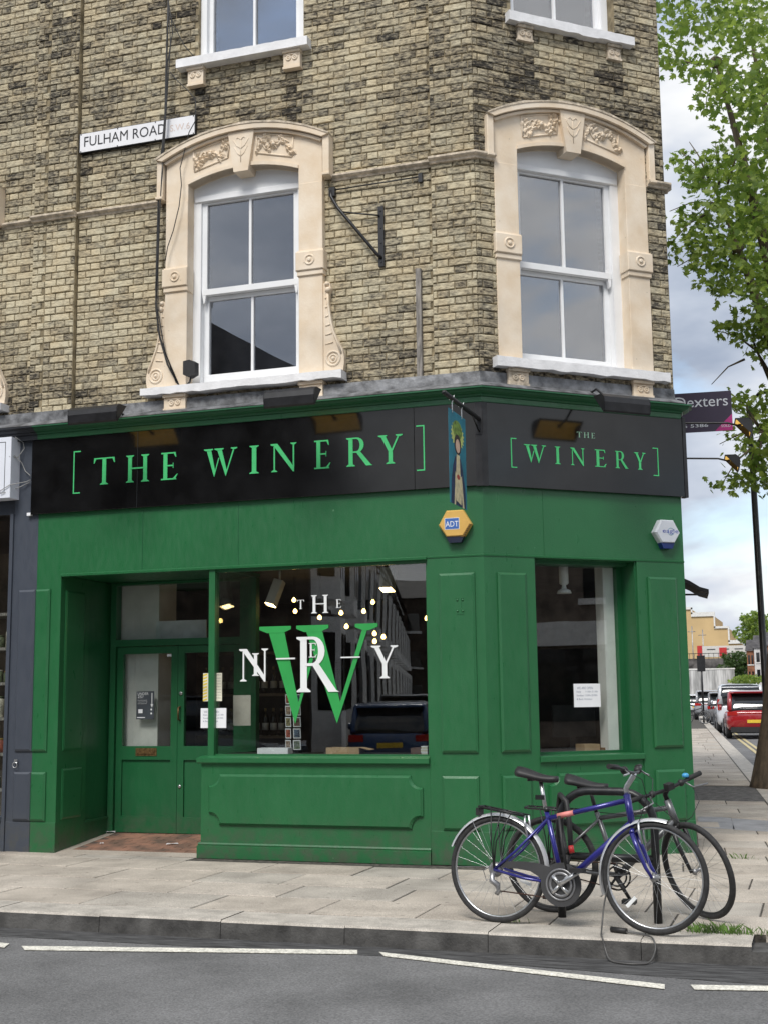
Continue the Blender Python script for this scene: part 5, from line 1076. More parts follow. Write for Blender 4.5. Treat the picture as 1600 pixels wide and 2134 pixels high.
fk.tube([b.S(.925,-.048,.60),b.S(.917,0,.625),b.S(.925,.048,.60)],.017,8).build('fork',BLUEF,b.t)
b.tube('seat_post',CHROME,[(cl[0]-.01,0,cl[1]+.02),(.305,0,.905)],.0135); MB().lathe(t3(.345,0,.715),b.up,[(.02,0),(.02,.025)],10).box(lambda a,d,z:t3(.325+a,d-.02,.80+z),-.045,.01,-.012,.012,-.012,.018).build('post_clamp',BLACK,b.t)
saddle(b,.285,.965,BLACKP)
b.tube('stem',CHROME,[(.884,0,.835),(.878,0,.87),(.885,0,.885),(.925,0,.945),(.935,0,.97)],[.016,.016,.017,.018,.018],b.S)
hbp=[(.885,-.28,1.005),(.905,-.2,1.00),(.932,-.08,.972),(.935,0,.968),(.932,.08,.972),(.905,.2,1.00),(.885,.28,1.005)]
hb_=b.tube('handlebar',BLACK,hbp,.011,b.S)
for s in(-1,1):
    MB().tube([b.S(.893,s*.19,1.003),b.S(.875,s*.31,1.008)],.0165,10).build('grip',GRIP,hb_); MB().tube([b.S(.92,s*.15,.99),b.S(.955,s*.16,.965),b.S(.95,s*.25,.955)],.006,6).build('brake_lever',CHROME,hb_); MB().ball(b.S(.915,s*.135,.985),.026,10,6).build('gear_shifter',BLACKP,hb_)
for s,e in((-1,(.93,-.03,.60)),(1,(.7,.01,.72))): b.tube('brake_cable',BLACK,[(.94,s*.14,.98),(1.02,s*.11,.93),(1.03,s*.05,.82),(.98,s*.03,.70),e],.0028,n=5)
fender(b,b.T,0,158,-10,FEND,b.t); fender(b,b.S,fh[0],200,75,FEND,b.t)
MB().tube([b.T(-.17,-.04,.31+.34),b.T(0,-.06,b.r)],.002,5).build('mudguard_stay',CHROME,b.t)
for P,x,z in((b.T,.215,.60),(b.S,.975,.585)): MB().tube([P(x-.01,-.035,z+.085),P(x-.005,-.04,z+.02),P(x+.012,-.035,z-.045)],.008,6).tube([P(x-.01,.035,z+.085),P(x-.005,.04,z+.02),P(x+.012,.035,z-.045)],.008,6).build('brake',CHROME,b.t)
rack(b,-.115,.21,.735,.685,0,b.r); MB().box(lambda a,d,z:t3(-.125+a,d,.70+z),-.02,.012,-.03,.03,-.025,.025,.004).build('rear_light',BLACKP,b.t)
chainset(b,bb[0]+.005,bb[1],.088,.62,STEEL,CHROME)
# chain guard: disc and tail on the near side
f2=lambda a,d,z: t3(a,-.058-d,z)
o1=arc(bb[0]+.005,bb[1],.138,150,-170,26); gpoly=[(.03,.372),(.06,.392),(.2,.398),(.30,.392),(.38,.372)]
out_=gpoly+arc(bb[0]+.005,bb[1],.135,118,-190,26)+[(.305,.312),(.25,.34),(.16,.352),(.06,.352)]
MB().prism(f2,out_,-.012,.0).build('chain_guard',GUARD,b.t); 
c=b.T(bb[0]+.005,-.0605,bb[1]); 
MB().torus(c,b.lf,.094,.007,36,6,.5).torus(c,b.lf,.070,.010,30,6,.4).build('chainring_face',STEEL,b.t); mb=MB()
for q in range(4): a=PI/4+q*PI/2; mb.tube([t3(bb[0]+.005,-.064,bb[1]),t3(bb[0]+.005+.075*math.cos(a),-.064,bb[1]+.075*math.sin(a))],.013,6)
mb.build('spider_face',CHROME,b.t); MB().tube([t3(bb[0],-.08,bb[1]),t3(.59,-.085,.355)],[.017,.013],8).build('crank_arm',CHROME,b.t)
RUST=mat('rusty_chain',(.07,.035,.025),rough=.7,metal=.4,var=.3,vscale=60)
MB().tube([t3(.45,-.05,.175),t3(.2,-.05,.195),t3(.03,-.05,.205)],.0045,5).tube([t3(.4,-.05,.345),t3(.0,-.05,.37)],.0045,5).build('chain',RUST,b.t)
MB().lathe(t3(0,-.06,b.r),b.lf,[(.03,0),(.045,.012),(.05,.024)],16).build('cassette',STEEL,b.t); MB().tube([t3(-.005,-.07,b.r-.02),t3(-.01,-.075,.27),t3(.03,-.075,.245),t3(.035,-.07,.21),t3(.02,-.07,.185)],[.016,.02,.02,.012,.016],8).tube([t3(-.03,-.07,.36),t3(-.07,-.075,.33),t3(-.05,-.075,.27),t3(-.01,-.072,.275)],.003,5).build('derailleur',STEEL,b.t)
MB().tube([t3(.44,-.03,.69),t3(.47,-.05,.5),t3(.50,-.05,.35)],.011,6).build('pump',BLACKP,b.t)
# --- silver grey bicycle behind
b2=Bike('bicycle',(.985,-2.215),(2.00,-2.275),-.05,'silver grey bicycle with black wheels and blue bell leaning behind the stand',R(-40),1.0,.322)
b=b2; b.ht,b.hb=(.80,.765),(.855,.605); fh=(.985,b.r); bb=(.452,.265); cl=(.335,.645); t3=b.T
DRIM=mat('black_rim',(.02,.02,.021),rough=.4,var=.1)
b.wheel(b.T,0,rimm=DRIM,spk=STEEL); b.wheel(b.S,fh[0],rimm=DRIM,spk=STEEL)
fr=MB().tube([t3(cl[0],0,cl[1]-.01),t3(.812,0,.715)],.0165,10).tube([t3(bb[0],0,bb[1]),t3(.845,0,.635)],.023,10).tube([t3(bb[0],0,bb[1]),t3(cl[0]-.01,0,cl[1]+.03)],.0165,10).tube([t3(.80,0,.765),t3(.855,0,.605)],.024,12)
for s in(-1,1): fr.tube([t3(cl[0],s*.012,cl[1]-.02),t3(.15,s*.055,.46),t3(0,s*.062,b.r)],.0095,8).tube([t3(bb[0],s*.03,bb[1]),t3(.2,s*.055,.29),t3(0,s*.062,b.r)],.010,8)
fr.lathe(t3(bb[0],-.04,bb[1]),b.lf,[(.024,0),(.024,.08)],12).build('frame',GREYF,b.t)
fk=MB()
for s in(-1,1): fk.tube([b.S(.868,s*.048,.575),b.S(.90,s*.052,.48),b.S(.945,s*.053,.40),b.S(fh[0],s*.053,fh[1])],[.016,.015,.013,.011],8)
fk.tube([b.S(.868,-.05,.575),b.S(.857,0,.60),b.S(.868,.05,.575)],.018,8).build('fork',BLACK,b.t)
b.tube('seat_post',BLACK,[(cl[0]-.01,0,cl[1]+.02),(.282,0,.85)],.0135); saddle(b,.265,.895,BLACKP,.035,.28)
b.tube('stem',BLACK,[(.80,0,.765),(.79,0,.80),(.815,0,.835)],.017,b.S)
hb_=b.tube('handlebar',BLACK,[(.80,-.31,.85),(.812,-.15,.845),(.82,0,.838),(.812,.15,.845),(.80,.31,.85)],.0125,b.S)
for s in(-1,1):
    MB().tube([b.S(.805,s*.20,.848),b.S(.798,s*.325,.851)],.0165,10).build('grip',GRIP,hb_); MB().tube([b.S(.825,s*.16,.84),b.S(.87,s*.18,.81),b.S(.88,s*.30,.80)],.006,6).build('brake_lever',STEEL,hb_); MB().ball(b.S(.815,s*.13,.845),.024,10,6).build('gear_shifter',BLACKP,hb_)
MB().lathe(b.S(.80,.19,.862),b.up,[(.020,0),(.024,.008),(.022,.02),(.012,.028)],14).build('bell',mat('sky_blue_bell',(.06,.33,.62),rough=.3),hb_)
MB().box(lambda a,d,z:b.S(.84+a,d,.86+z),-.02,.03,-.028,.028,-.015,.025,.006).build('front_light',BLACKP,hb_)
for s in(-1,1): b.tube('brake_cable',BLACK,[(.88,s*.17,.81),(.95,s*.14,.74),(.95,s*.06,.66),(.88,0,.60)],.0028,b.S,n=5)
rack(b,-.16,.22,.70,.685,0,b.r); chainset(b,bb[0],bb[1],.088,-1.0,BLACK,BLACKP); MB().tube([t3(.45,-.05,.18),t3(.0,-.05,.285)],.0045,5).tube([t3(.45,-.05,.35),t3(0,-.05,.36)],.0045,5).build('chain',RUST,b.t)
MB().lathe(t3(0,-.06,b.r),b.lf,[(.03,0),(.045,.012),(.05,.024)],16).build('cassette',BLACK,b.t)
# --- stand
A=Vector((1.079,-2.405,0)); Bp=Vector((1.714,-2.478,0)); u=(Bp-A).normalized(); Ls=(Bp-A).length; H_=.825; r_=.21
pts=[A+Vector((0,0,-.05))]+[A+u*(r_-r_*math.cos(R(t)))+Vector((0,0,H_-r_+r_*math.sin(R(t)))) for t in range(0,91,10)]+[Bp-u*(r_-r_*math.cos(R(t)))+Vector((0,0,H_-r_+r_*math.sin(R(t)))) for t in range(90,-1,-10)]+[Bp+Vector((0,0,-.05))]
sd_=thing('bike_stand',(A+Bp)/2,'black tubular hoop bike stand with cross bar at the kerb','bike stand')
STB=mat('stand_black_coating',(.014,.015,.017),rough=.42,var=.3,vscale=20,bump=.1)
MB().tube(pts,.027,14).build('hoop',STB,sd_); MB().tube([A+Vector((0,0,.40)),Bp+Vector((0,0,.40))],.026,12).build('cross_bar',STB,sd_)
# --- locks
lk=thing('bike_lock',A+Vector((.02,0,.4)),'black strap lock with red key end looped round the stand and the blue frame','bike lock')
lp=[Vector((A.x+.02+dx,A.y+dy,z)) for dx,dy,z in((.0,-.05,.80),(.05,-.10,.76),(.07,-.12,.62),(.075,-.13,.48),(.05,-.10,.42),(.02,-.05,.46),(-.02,.03,.60),(-.03,.04,.72),(-.01,.0,.80))]
MB().tube(lp,.018,8,closed=True).build('shackle',BLACKP,lk); MB().tube([lp[3],lp[3]+Vector((.01,-.01,-.045))],.018,8).build('lock_end',mat('red_plastic',(.55,.03,.03),rough=.4),lk); MB().tube([lp[4],Vector((A.x+.05,A.y-.1,.33)),Vector((A.x+.09,A.y-.12,.26))],.022,8).build('strap',BLACKP,lk)
CABM=mat('grey_lock_cable',(.085,.083,.08),rough=.45,var=.15)
cl_=[(1.455,-2.83,.28),(1.43,-2.86,.15),(1.425,-2.92,.05),(1.435,-3.02,.012),(1.45,-3.075,.005),(1.465,-3.085,-.05),(1.50,-3.14,-.108),(1.57,-3.20,-.112),(1.66,-3.21,-.112),(1.735,-3.16,-.108),(1.765,-3.09,-.05),(1.75,-3.055,.008),(1.70,-2.97,.010),(1.62,-2.92,.010),(1.54,-2.885,.012)]
def smooth(p,n=5):
    p=[Vector(q) for q in p]; o=[]
    for i in range(len(p)-1):
        a,b_,c,d=p[max(i-1,0)],p[i],p[i+1],p[min(i+2,len(p)-1)]
        for k in range(n):
            t=k/n; o.append(.5*((2*b_)+(c-a)*t+(2*a-5*b_+4*c-d)*t*t+(3*b_-a-3*c+d)*t**3))
    return o+[p[-1]]
lc=thing('lock_cable',(1.55,-3.0,0),'thin grey cable lock trailing in a loop over the kerb edge','cable lock')
MB().tube(smooth(cl_),.0055,7).build('cable',CABM,lc); MB().tube([Vector(cl_[-1])+Vector((.03,-.01,.006)),Vector(cl_[-1])+Vector((-.07,.03,.006))],.017,8).build('lock_barrel',BLACKP,lc)
# grass in the joints
GRS=mat('grass_blade',(.10,.19,.035),rough=.6,var=.4,vscale=12)
mb=MB()
for cx,cy,n,sp,hh in((2.0,-2.71,110,.07,.06),(2.17,-2.70,140,.07,.065),(2.46,-2.69,80,.06,.045),(.80,-2.66,30,.04,.04),(2.02,1.0,30,.07,.06)):
    for i in range(n):
        x=cx+rnd.gauss(0,sp); y=cy+rnd.gauss(0,.022); h=hh*rnd.uniform(.4,1.1); a=rnd.uniform(0,2*PI); lx,ly=rnd.gauss(0,.5)*h,rnd.gauss(0,.5)*h; w=.003
        mb.add([(x-w*math.cos(a),y-w*math.sin(a),-.005),(x+w*math.cos(a),y+w*math.sin(a),-.005),(x+lx*.4+w*.7,y+ly*.4,h*.6),(x+lx,y+ly,h)],[(0,1,2),(0,2,3)])
tag(mb.build('grass_tufts',GRS,origin=(2,-2.7,0),fix=False),'green grass tufts sprouting from the joint behind the kerb','grass',kind='stuff')
LIT=mat('litter_paper',(.62,.62,.64),rough=.7)
def litter(px,py,l,a,label,zoff=None):
    p=onG(px,py,0)
    if zoff is not None:
        r=ray(px,py); t=(0-CAMP.y)/r.y; p=CAMP+r*t
        for _ in range(20): p=onG(px,py,ramp_z(p.y)+.004)
    z=p.z+.006; ca,sa=math.cos(a),math.sin(a); pts=[(-l,-l*.3,0),(-l*.2,-l*.45,.008),(l,-l*.1,.002),(l*.8,l*.3,.010),(-l*.1,l*.35,.004),(-l*.9,l*.2,.009)]
    tag(MB().add([(p.x+x*ca-y*sa,p.y+x*sa+y*ca,z+dz) for x,y,dz in pts]+[(p.x+x*ca-y*sa,p.y+x*sa+y*ca,z+dz-.003) for x,y,dz in pts],[(0,1,4,5),(1,2,3,4),(6,7,10,11),(7,8,9,10),(0,1,7,6),(1,2,8,7)]).build('litter',LIT,fix=False),label,'litter')
litter(360,1760,.06,.4,'crumpled white paper scrap on the tiled doorway floor',1); litter(232,1735,.05,.1,'torn white paper in the corner by the door frame',1); litter(213,1759,.02,.3,'tiny white scrap on the doorway tiles near the left return',1)
# ================================================================ STREET TREE AND LAMP POST
def leafmat(name,c1,c2):
    m=bpy.data.materials.new(name); m.use_nodes=True; t=m.node_tree; b=t.nodes['Principled BSDF']; l=t.links.new
    g=nd(t,'ShaderNodeNewGeometry'); r=ramp(t,[(0,c2),(1,c1)]); l(g.outputs['Random Per Island'],r.inputs[0]); l(r.outputs[0],b.inputs['Base Color']); b.inputs['Roughness'].default_value=.45
    tr=nd(t,'ShaderNodeBsdfTranslucent'); mx=nd(t,'ShaderNodeMixShader'); mx.inputs[0].default_value=.48; hs=nd(t,'ShaderNodeHueSaturation'); hs.inputs['Value'].default_value=1.6; l(r.outputs[0],hs.inputs['Color']); l(hs.outputs[0],tr.inputs[0])
    o=t.nodes['Material Output']; l(b.outputs[0],mx.inputs[1]); l(tr.outputs[0],mx.inputs[2]); l(mx.outputs[0],o.inputs[0]); return m
LEAF=leafmat('plane_leaf',(.26,.34,.06),(.10,.17,.028)); LEAFD=leafmat('dark_leaf',(.07,.12,.03),(.03,.06,.015))
BARK=mat('plane_bark',(.12,.09,.06),rough=.9,var=.5,vscale=8,bump=1.0,bscale=18,stretch=(1,1,.4),col2=(.05,.04,.028))
LO=[(0,0),(.10,-.22),(.42,-.46),(.38,-.22),(.72,-.30),(.66,-.10),(1.0,0),(.66,.10),(.72,.30),(.38,.22),(.42,.46),(.10,.22)]
def leafgeo(vs,fs,p,size,r):
    n=Vector((r.gauss(0,.7),r.gauss(0,.7),r.uniform(.1,1.1))).normalized(); d=Vector((r.gauss(0,1),r.gauss(0,1),r.gauss(-.5,.6))); d=(d-n*d.dot(n)).normalized(); e=n.cross(d); o=len(vs); fold=r.uniform(.05,.25)
    for a,b_ in LO: vs.append(p+d*(a*size)+e*(b_*size)+n*(abs(b_)*size*fold))
    fs.append((o,o+1,o+2,o+3,o+4,o+5,o+6)); fs.append((o,o+6,o+7,o+8,o+9,o+10,o+11))
def inpoly(x,y,P):
    c=False; j=len(P)-1
    for i in range(len(P)):
        if (P[i][1]>y)!=(P[j][1]>y) and x<(P[j][0]-P[i][0])*(y-P[i][1])/(P[j][1]-P[i][1])+P[i][0]: c=not c
        j=i
    return c
TR=thing('plane_tree',(2.12,10.3,0),'leafy green plane tree with mottled trunk on the side street kerb','tree')
tb=Vector((2.12,10.3,0))
MB().tube([tb+Vector(q) for q in((0,0,-.1),(-.01,0,.1),(.01,0,.5),(.06,0,1.0),(.17,.02,2.0),(.45,.03,3.3))],[.52,.44,.36,.31,.28,.26],16).tube([tb+Vector(q) for q in((-.05,-.1,.0),(-.25,-.25,-.05))],[.22,.1],8).build('trunk',BARK,TR)
ends=[(1490,130,9.5),(1560,60,10.5),(1535,515,9.6),(1590,900,9.8),(1640,300,11),(1500,420,10),(1720,100,10.2),(1800,400,11),(1650,650,9.5),(1575,730,10.2)]
lb=MB(); top=tb+Vector((.43,.03,3.2)); ENDS=[]
for px,py,Y in ends:
    e=atY(px,py,Y); m1=top.lerp(e,.4)+Vector((.35,.0,.35)); m2=top.lerp(e,.75)+Vector((.2,0,.15)); ENDS.append(e); lb.tube(smooth([top,m1,m2,e],4),[.19-.0148*k for k in range(13)],8)
    if px==1490: lb.ball(top+Vector((0,0,.02)),.29,12,8,(1,1,1.1))
    if (px,py) in((1490,130),(1535,515)): lb.ball(e,.10,8,6,(1.2,1,1))
lb.build('limbs',BARK,TR)
POL=[[(1362,-120),(1366,60),(1378,140),(1432,178),(1470,215),(1495,262),(1549,300),(1640,330),(1640,-120)],
 [(1436,297),(1452,318),(1490,300),(1640,330),(1640,650),(1560,640),(1490,605),(1452,572),(1412,555),(1395,540),(1400,505),(1440,500),(1396,440),(1405,425),(1450,450),(1432,400),(1408,350),(1402,305),(1420,318),(1440,360),(1462,365)],
 [(1494,690),(1530,672),(1590,640),(1640,640),(1640,735),(1590,740),(1560,700),(1520,702)],
 [(1483,800),(1500,795),(1525,822),(1560,838),(1605,820),(1640,800),(1640,1020),(1610,1020),(1570,1010),(1530,1044),(1503,1010),(1512,985),(1560,975),(1560,945),(1500,925),(1512,905),(1545,915),(1545,880),(1525,850)]]
rl=random.Random(21); vs=[];fs=[]
def spray(p,n,sz=.13,sp=.16):
    for _ in range(n): leafgeo(vs,fs,p+Vector((rl.gauss(0,sp),rl.gauss(0,sp),rl.gauss(0,sp*.7))),sz*rl.uniform(.6,1.15),rl)
def ok(p):
    v=p-CAMP; c=Vector((ROW[0].x*v.x+ROW[1].x*v.y+ROW[2].x*v.z,ROW[0].y*v.x+ROW[1].y*v.y+ROW[2].y*v.z,ROW[0].z*v.x+ROW[1].z*v.y+ROW[2].z*v.z)); x=800+FPX*c.x/c.z; y=1067+FPX*c.y/c.z
    return x>1606 or any(inpoly(x,y,P) for P in POL)
for P,n,th in((POL[0],290,2.2),(POL[1],215,1.8),(POL[2],34,.7),(POL[3],66,.9)):
    x0=min(p[0] for p in P); x1=max(p[0] for p in P); y0=min(p[1] for p in P); y1=max(p[1] for p in P); k=0
    while k<n:
        x,y=rl.uniform(x0,x1),rl.uniform(y0,y1)
        if not inpoly(x,y,P): continue
        f=min(1,(x-x0)/160+.15); p=atY(x,y,9.9+rl.uniform(-1,1)*th*f)
        spray(p,int(7+5*f),.15,.10+.06*f); k+=1
k=0
while k<420:                                     # the rest of the crown, right of the picture
    d=Vector((rl.gauss(0,1),rl.gauss(0,1),rl.gauss(0,1))).normalized()*rl.random()**.4; p=Vector((3.6+d.x*2.7,10.6+d.y*3.2,8.2+d.z*4.2)); k+=1
    if ok(p): spray(p,9,.14,.17)
me=bpy.data.meshes.new('crown'); me.from_pydata([v-TR.location for v in vs],[],fs); me.materials.append(LEAF); o=bpy.data.objects.new('crown',me); COL.objects.link(o); o.parent=TR; o['kind']='stuff'
tw=MB()
for P in POL:
    for x,y in P[::2]:
        if x<1600: p=atY(x,y,9.9); e=min(ENDS,key=lambda q:(q-p).length); e=p+(e-p)*min(1,.7/(e-p).length); tw.tube([p.lerp(e,-.02),p.lerp(e,.5)+Vector((0,0,.08)),e],[.006,.012,.022],5)
tag(tw.build('twigs',BARK,TR),kind='stuff')
p=atY(1589,1330,12.2); lx=p.x
lpst=thing('lamp_post',(lx,12.2,0),'tall slim black street lamp post behind the plane tree','lamp post')
MB().tube([(lx,12.2,-.1),(lx,12.2,1.2),(lx-.0,12.2,1.25),(lx-.03,12.2,6.6)],[.085,.085,.062,.05],12).build('post',BLACK,lpst)
MB().tube([(lx-.03,12.2,6.55),(lx+.15,12.2,6.75),(lx+.8,12.25,6.8)],.03,8).build('arm',BLACK,lpst); MB().ball((lx+.95,12.26,6.8),.2,12,8,(1.3,.7,.4)).build('lantern',STEEL,lpst)
# ================================================================ CARS
TYRE=RUBBER; CGL=mat('car_glass',(.015,.018,.020),rough=.05,var=.1,spec=.8); RLT=mat('red_lamp_lens',(.38,.015,.012),rough=.2); WLT=mat('clear_lamp_lens',(.6,.6,.62),rough=.15); YPL=mat('yellow_plate',(.70,.48,.04),rough=.5)
def car(loc,hd,kind,col,label,grp=None,cat='car'):
    L_,W_,H_={'suv':(4.85,1.95,1.70),'van':(5.1,1.96,1.98),'hatch':(4.1,1.78,1.48)}[kind]; h=R(hd); f=Vector((math.cos(h),math.sin(h),0)); s=Vector((-f.y,f.x,0)); O=Vector(loc)
    T=lambda x,y,z:O+f*x+s*y+Vector((0,0,z))
    t=thing({'van':'parked_van'}.get(kind,'parked_car'),O,label,'van' if kind=='van' else cat,grp); PT=mat('car_paint_%d_%d_%d'%tuple(int(c*1000) for c in col),col,rough=.22,var=.04,coat=.8)
    def loft(st,name,m,parent,p=.16):
        vs=[]; n=16
        for x,w,z0,z1 in st:
            w=w*W_/2; zc=(z0+z1)/2; hz=(z1-z0)/2
            for k in range(n):
                a=2*PI*(k+.5)/n; c_,s_=math.cos(a),math.sin(a); q=lambda v:math.copysign(abs(v)**.38,v); vs.append(T(x*L_,w*q(c_),zc+hz*q(s_)))
        return MB().add(vs,[(i*n+k,i*n+(k+1)%n,(i+1)*n+(k+1)%n,(i+1)*n+k) for i in range(len(st)-1) for k in range(n)]+[tuple(range(n)),tuple((len(st)-1)*n+k for k in range(n))],True).build(name,m,parent)
    b=.60*H_
    body=loft([(0,.84,.44,b-.10),(.012,.93,.34,b-.03),(.06,.985,.26,b),(.25,1,.22,b+.01),(.5,1,.21,b-.01),(.74,.99,.22,b-.06),(.90,.95,.25,b-.15),(.97,.88,.30,b-.26),(1,.76,.38,b-.33)],'body',PT,t)
    if kind=='van': cs=[(.006,.86,b-.1,.80*H_),(.03,.88,b-.1,.985*H_),(.3,.88,b-.1,1.0*H_),(.6,.86,b-.1,.985*H_),(.80,.80,b-.1,.62*H_)]; r0,r1=.02,.62
    elif kind=='suv': cs=[(.025,.84,b-.1,.64*H_),(.11,.82,b-.1,.955*H_),(.3,.80,b-.1,.995*H_),(.5,.79,b-.1,.975*H_),(.70,.76,b-.1,.60*H_)]; r0,r1=.07,.52
    else: cs=[(.02,.84,b-.1,.66*H_),(.10,.82,b-.1,.96*H_),(.3,.80,b-.1,.995*H_),(.48,.79,b-.1,.97*H_),(.68,.76,b-.1,.60*H_)]; r0,r1=.055,.50
    cab=loft(cs,'cabin_glass',CGL,t)
    zr=lambda x:H_*(1-.07*abs((x-.3)/.25)**2*.6)
    loft([(r0,.76,zr(r0)-.05,zr(r0)-.01),(r0+.03,.80,zr(r0+.03)-.07,zr(r0+.03)+.008),(.3,.79,H_-.07,H_+.012),(r1-.03,.76,zr(r1-.03)-.07,zr(r1-.03)+.005),(r1,.70,zr(r1)-.05,zr(r1)-.02)],'roof',PT,t)
    pm=MB()
    for y in(-1,1):
        pm.tube([T(cs[0][0]*L_+.02,y*W_/2*.84,b-.03),T(cs[1][0]*L_+.02,y*W_/2*.80,H_*.94),T((cs[1][0]+.02)*L_,y*W_/2*.79,H_*.965)],[.075 if kind!='van' else .12,.06,.05],8)
        pm.tube([T(.36*L_,y*W_/2*.86,b-.03),T(.37*L_,y*W_/2*.80,H_*.96)],.04,8).tube([T(cs[-1][0]*L_,y*W_/2*.80,b-.05),T(cs[-2][0]*L_,y*W_/2*.77,H_*.95)],.035,8)
    pm.build('pillars',PT,t)
    for x in(.17,.80):
        for y in(-1,1):
            c=T(x*L_,y*(W_/2-.10),.34); w=MB().lathe(c-s*.11,s,[(.25,0),(.33,.02),(.34,.05),(.34,.17),(.33,.20),(.25,.22)],20).build('wheel',TYRE,t); MB().lathe(c-s*.117,s,[(.05,0),(.21,.006),(.22,.012),(.22,.222),(.21,.228),(.05,.234)],16).build('rim',STEEL,w)
    for y in(-1,1):
        MB().box(lambda a,d,z:T(a,y*d,z),-.012,.12,W_*.30 if kind!='van' else W_*.40,W_*.475,b-.20 if kind!='van' else b-.25,b-.06 if kind!='van' else b+.18).build('tail_light',RLT,t)
        MB().box(lambda a,d,z:T(a,y*d,z),.93*L_,.985*L_,W_*.28,W_*.42,b-.38,b-.24).build('headlight',WLT,t)
        MB().ball(T(.63*L_,y*(W_/2+.09),b+.06),.10,10,6,(.6,1,.8)).build('door_mirror',PT,t)
    MB().box(lambda a,d,z:T(a,d,z),-.02,.02,-.26,.26,.56,.67).build('number_plate',YPL,t); MB().box(lambda a,d,z:T(a,d,z),-.025,.3,-W_*.42,W_*.42,.24,.42).build('rear_bumper',BLACKP,t); MB().box(lambda a,d,z:T(a,d,z),.97*L_,1.004*L_,-W_*.3,W_*.3,.32,.48).build('grille',BLACKP,t)
    if kind=='suv': MB().box(lambda a,d,z:T(a,d,z),r0*L_-.10,r0*L_+.18,-W_*.35,W_*.35,zr(r0)-.02,zr(r0)+.012).build('spoiler',PT,t); MB().box(lambda a,d,z:T(a,d,z),-.015,.02,-W_*.30,W_*.30,b-.135,b-.105).build('light_bar',RLT,t)
    return t
SH=math.degrees(math.atan2(SDIR.y,SDIR.x))
def kc(y,w,off=.15): return (skx(y)+w/2+off,y,RZ)
car(kc(36.4,1.95),SH,'suv',(.28,.008,.012),'dark red SUV seen from behind, parked by the kerb past the plane tree')
car(kc(43.5,1.96,.02),SH,'van',(.55,.57,.60),'white van parked directly in front of the red SUV')
car(kc(51.5,1.78),SH,'hatch',(.03,.032,.035),'dark hatchback parked between the white van and the grey SUV')
car(kc(58.5,1.95,-.1),SH,'suv',(.16,.16,.165),'grey SUV parked beyond the dark hatchback')
p=atY(1482,1480,66); car((p.x,66,0),SH,'suv',(.30,.31,.33),'silver SUV parked up on the pavement beyond the slim post'); p=atY(1450,1470,80); car((p.x,80,0),SH,'hatch',(.60,.61,.63),'white hatchback parked last at the far end of the row')
# far post and bicycle
pp=onG(1466,1508); fp=thing('sign_post',(pp.x,pp.y,0),'slim black post with small plate beside the far parked cars','post'); tz=atY(1466,1362,pp.y).z
MB().tube([(pp.x,pp.y,-.05),(pp.x,pp.y,tz)],.05,10).build('post',BLACK,fp); MB().box(fW,pp.x-.2,pp.x+.2,pp.y-.08,pp.y-.055,tz-.9,tz-.1).build('plate',BLACK,fp)
b=Bike('bicycle',(pp.x-.75,pp.y-.3),(pp.x+.15,pp.y-.9),.05,'small dark bicycle propped against the slim black post down the side street',R(20),1.02,.335); b.ht,b.hb=(.83,.82),(.88,.64); t3=b.T
b.wheel(b.T,0); b.wheel(b.S,1.03); MB().tube([t3(.45,0,.27),t3(.34,0,.70)],.02).tube([t3(.35,0,.66),t3(.84,0,.78)],.02).tube([t3(.45,0,.27),t3(.87,0,.66)],.022).tube([t3(.34,0,.66),t3(0,0,.335)],.015).tube([t3(.45,0,.27),t3(0,0,.335)],.015).build('frame',BLACK,b.t)
MB().tube([b.S(.83,0,.82),b.S(.88,0,.64),b.S(1.03,.05,.335)],.018).tube([b.S(.83,0,.8),b.S(.84,0,.95)],.016).build('fork',BLACK,b.t); MB().tube([b.S(.84,-.28,.98),b.S(.84,.28,.98)],.015).build('handlebar',BLACK,b.t); saddle(b,.3,.93,BLACKP)
# ================================================================ FAR END OF THE SIDE STREET
OCH=mat('ochre_render',(.56,.40,.20),rough=.85,var=.06,vscale=.2); COP=mat('white_coping',(.72,.71,.68),rough=.8); DKG=mat('viaduct_grey',(.13,.12,.115),rough=.9,var=.5,vscale=.6); WWALL=mat('streaked_white_wall',(.50,.50,.49),rough=.85,var=.35,vscale=.9,stretch=(2.5,2.5,.25))
def px2(px,py,Y): p=atY(px,py,Y); return p.x,p.z
Y=260; xl=px2(1400,1300,Y)[0]
yb=thing('ochre_building',(px2(1480,1300,Y)[0],Y,-.1),'large ochre yellow building with stepped white coped roofline beyond the railway','building')
prof=[(1400,1270),(1440,1270),(1440,1280),(1487,1284),(1488,1309),(1517,1309),(1518,1338),(1545,1341)]; pts=[px2(a,c,Y) for a,c in prof]
MB().prism(lambda a,d,z:Vector((a,Y+d,z)),[(pts[0][0]-12,-.1),(pts[-1][0],-.1)]+pts[::-1]+[(pts[0][0]-12,pts[0][1])],0,25).build('wall',OCH,yb)
cp=MB()
for i in range(len(pts)-1): (a,z0),(c,z1)=pts[i],pts[i+1]; cp.box(fW,min(a,c)-.1,max(a,c)+.15,Y-.3,Y+.3,min(z0,z1)-.0,max(z0,z1)+.35 if abs(z0-z1)<1.2 else max(z0,z1))
cp.build('coping',COP,yb)
for px,t_ in((1443,1305),(1465,1312)):
    p0=px2(px,1360,Y-30); p1=px2(px,t_,Y-30); at_=thing('aerial_mast',(p0[0],Y-30,5),'thin rooftop aerial mast in front of the ochre wall','aerial','aerials by the railway'); MB().tube([(p0[0],Y-30,4),(p0[0],Y-30,p1[1])],.09,6).build('pole',STEEL,at_); MB().tube([(p0[0]-.8,Y-30,p1[1]-1),(p0[0]+.6,Y-30,p1[1]-1)],.06,6).build('cross_arm',STEEL,at_)
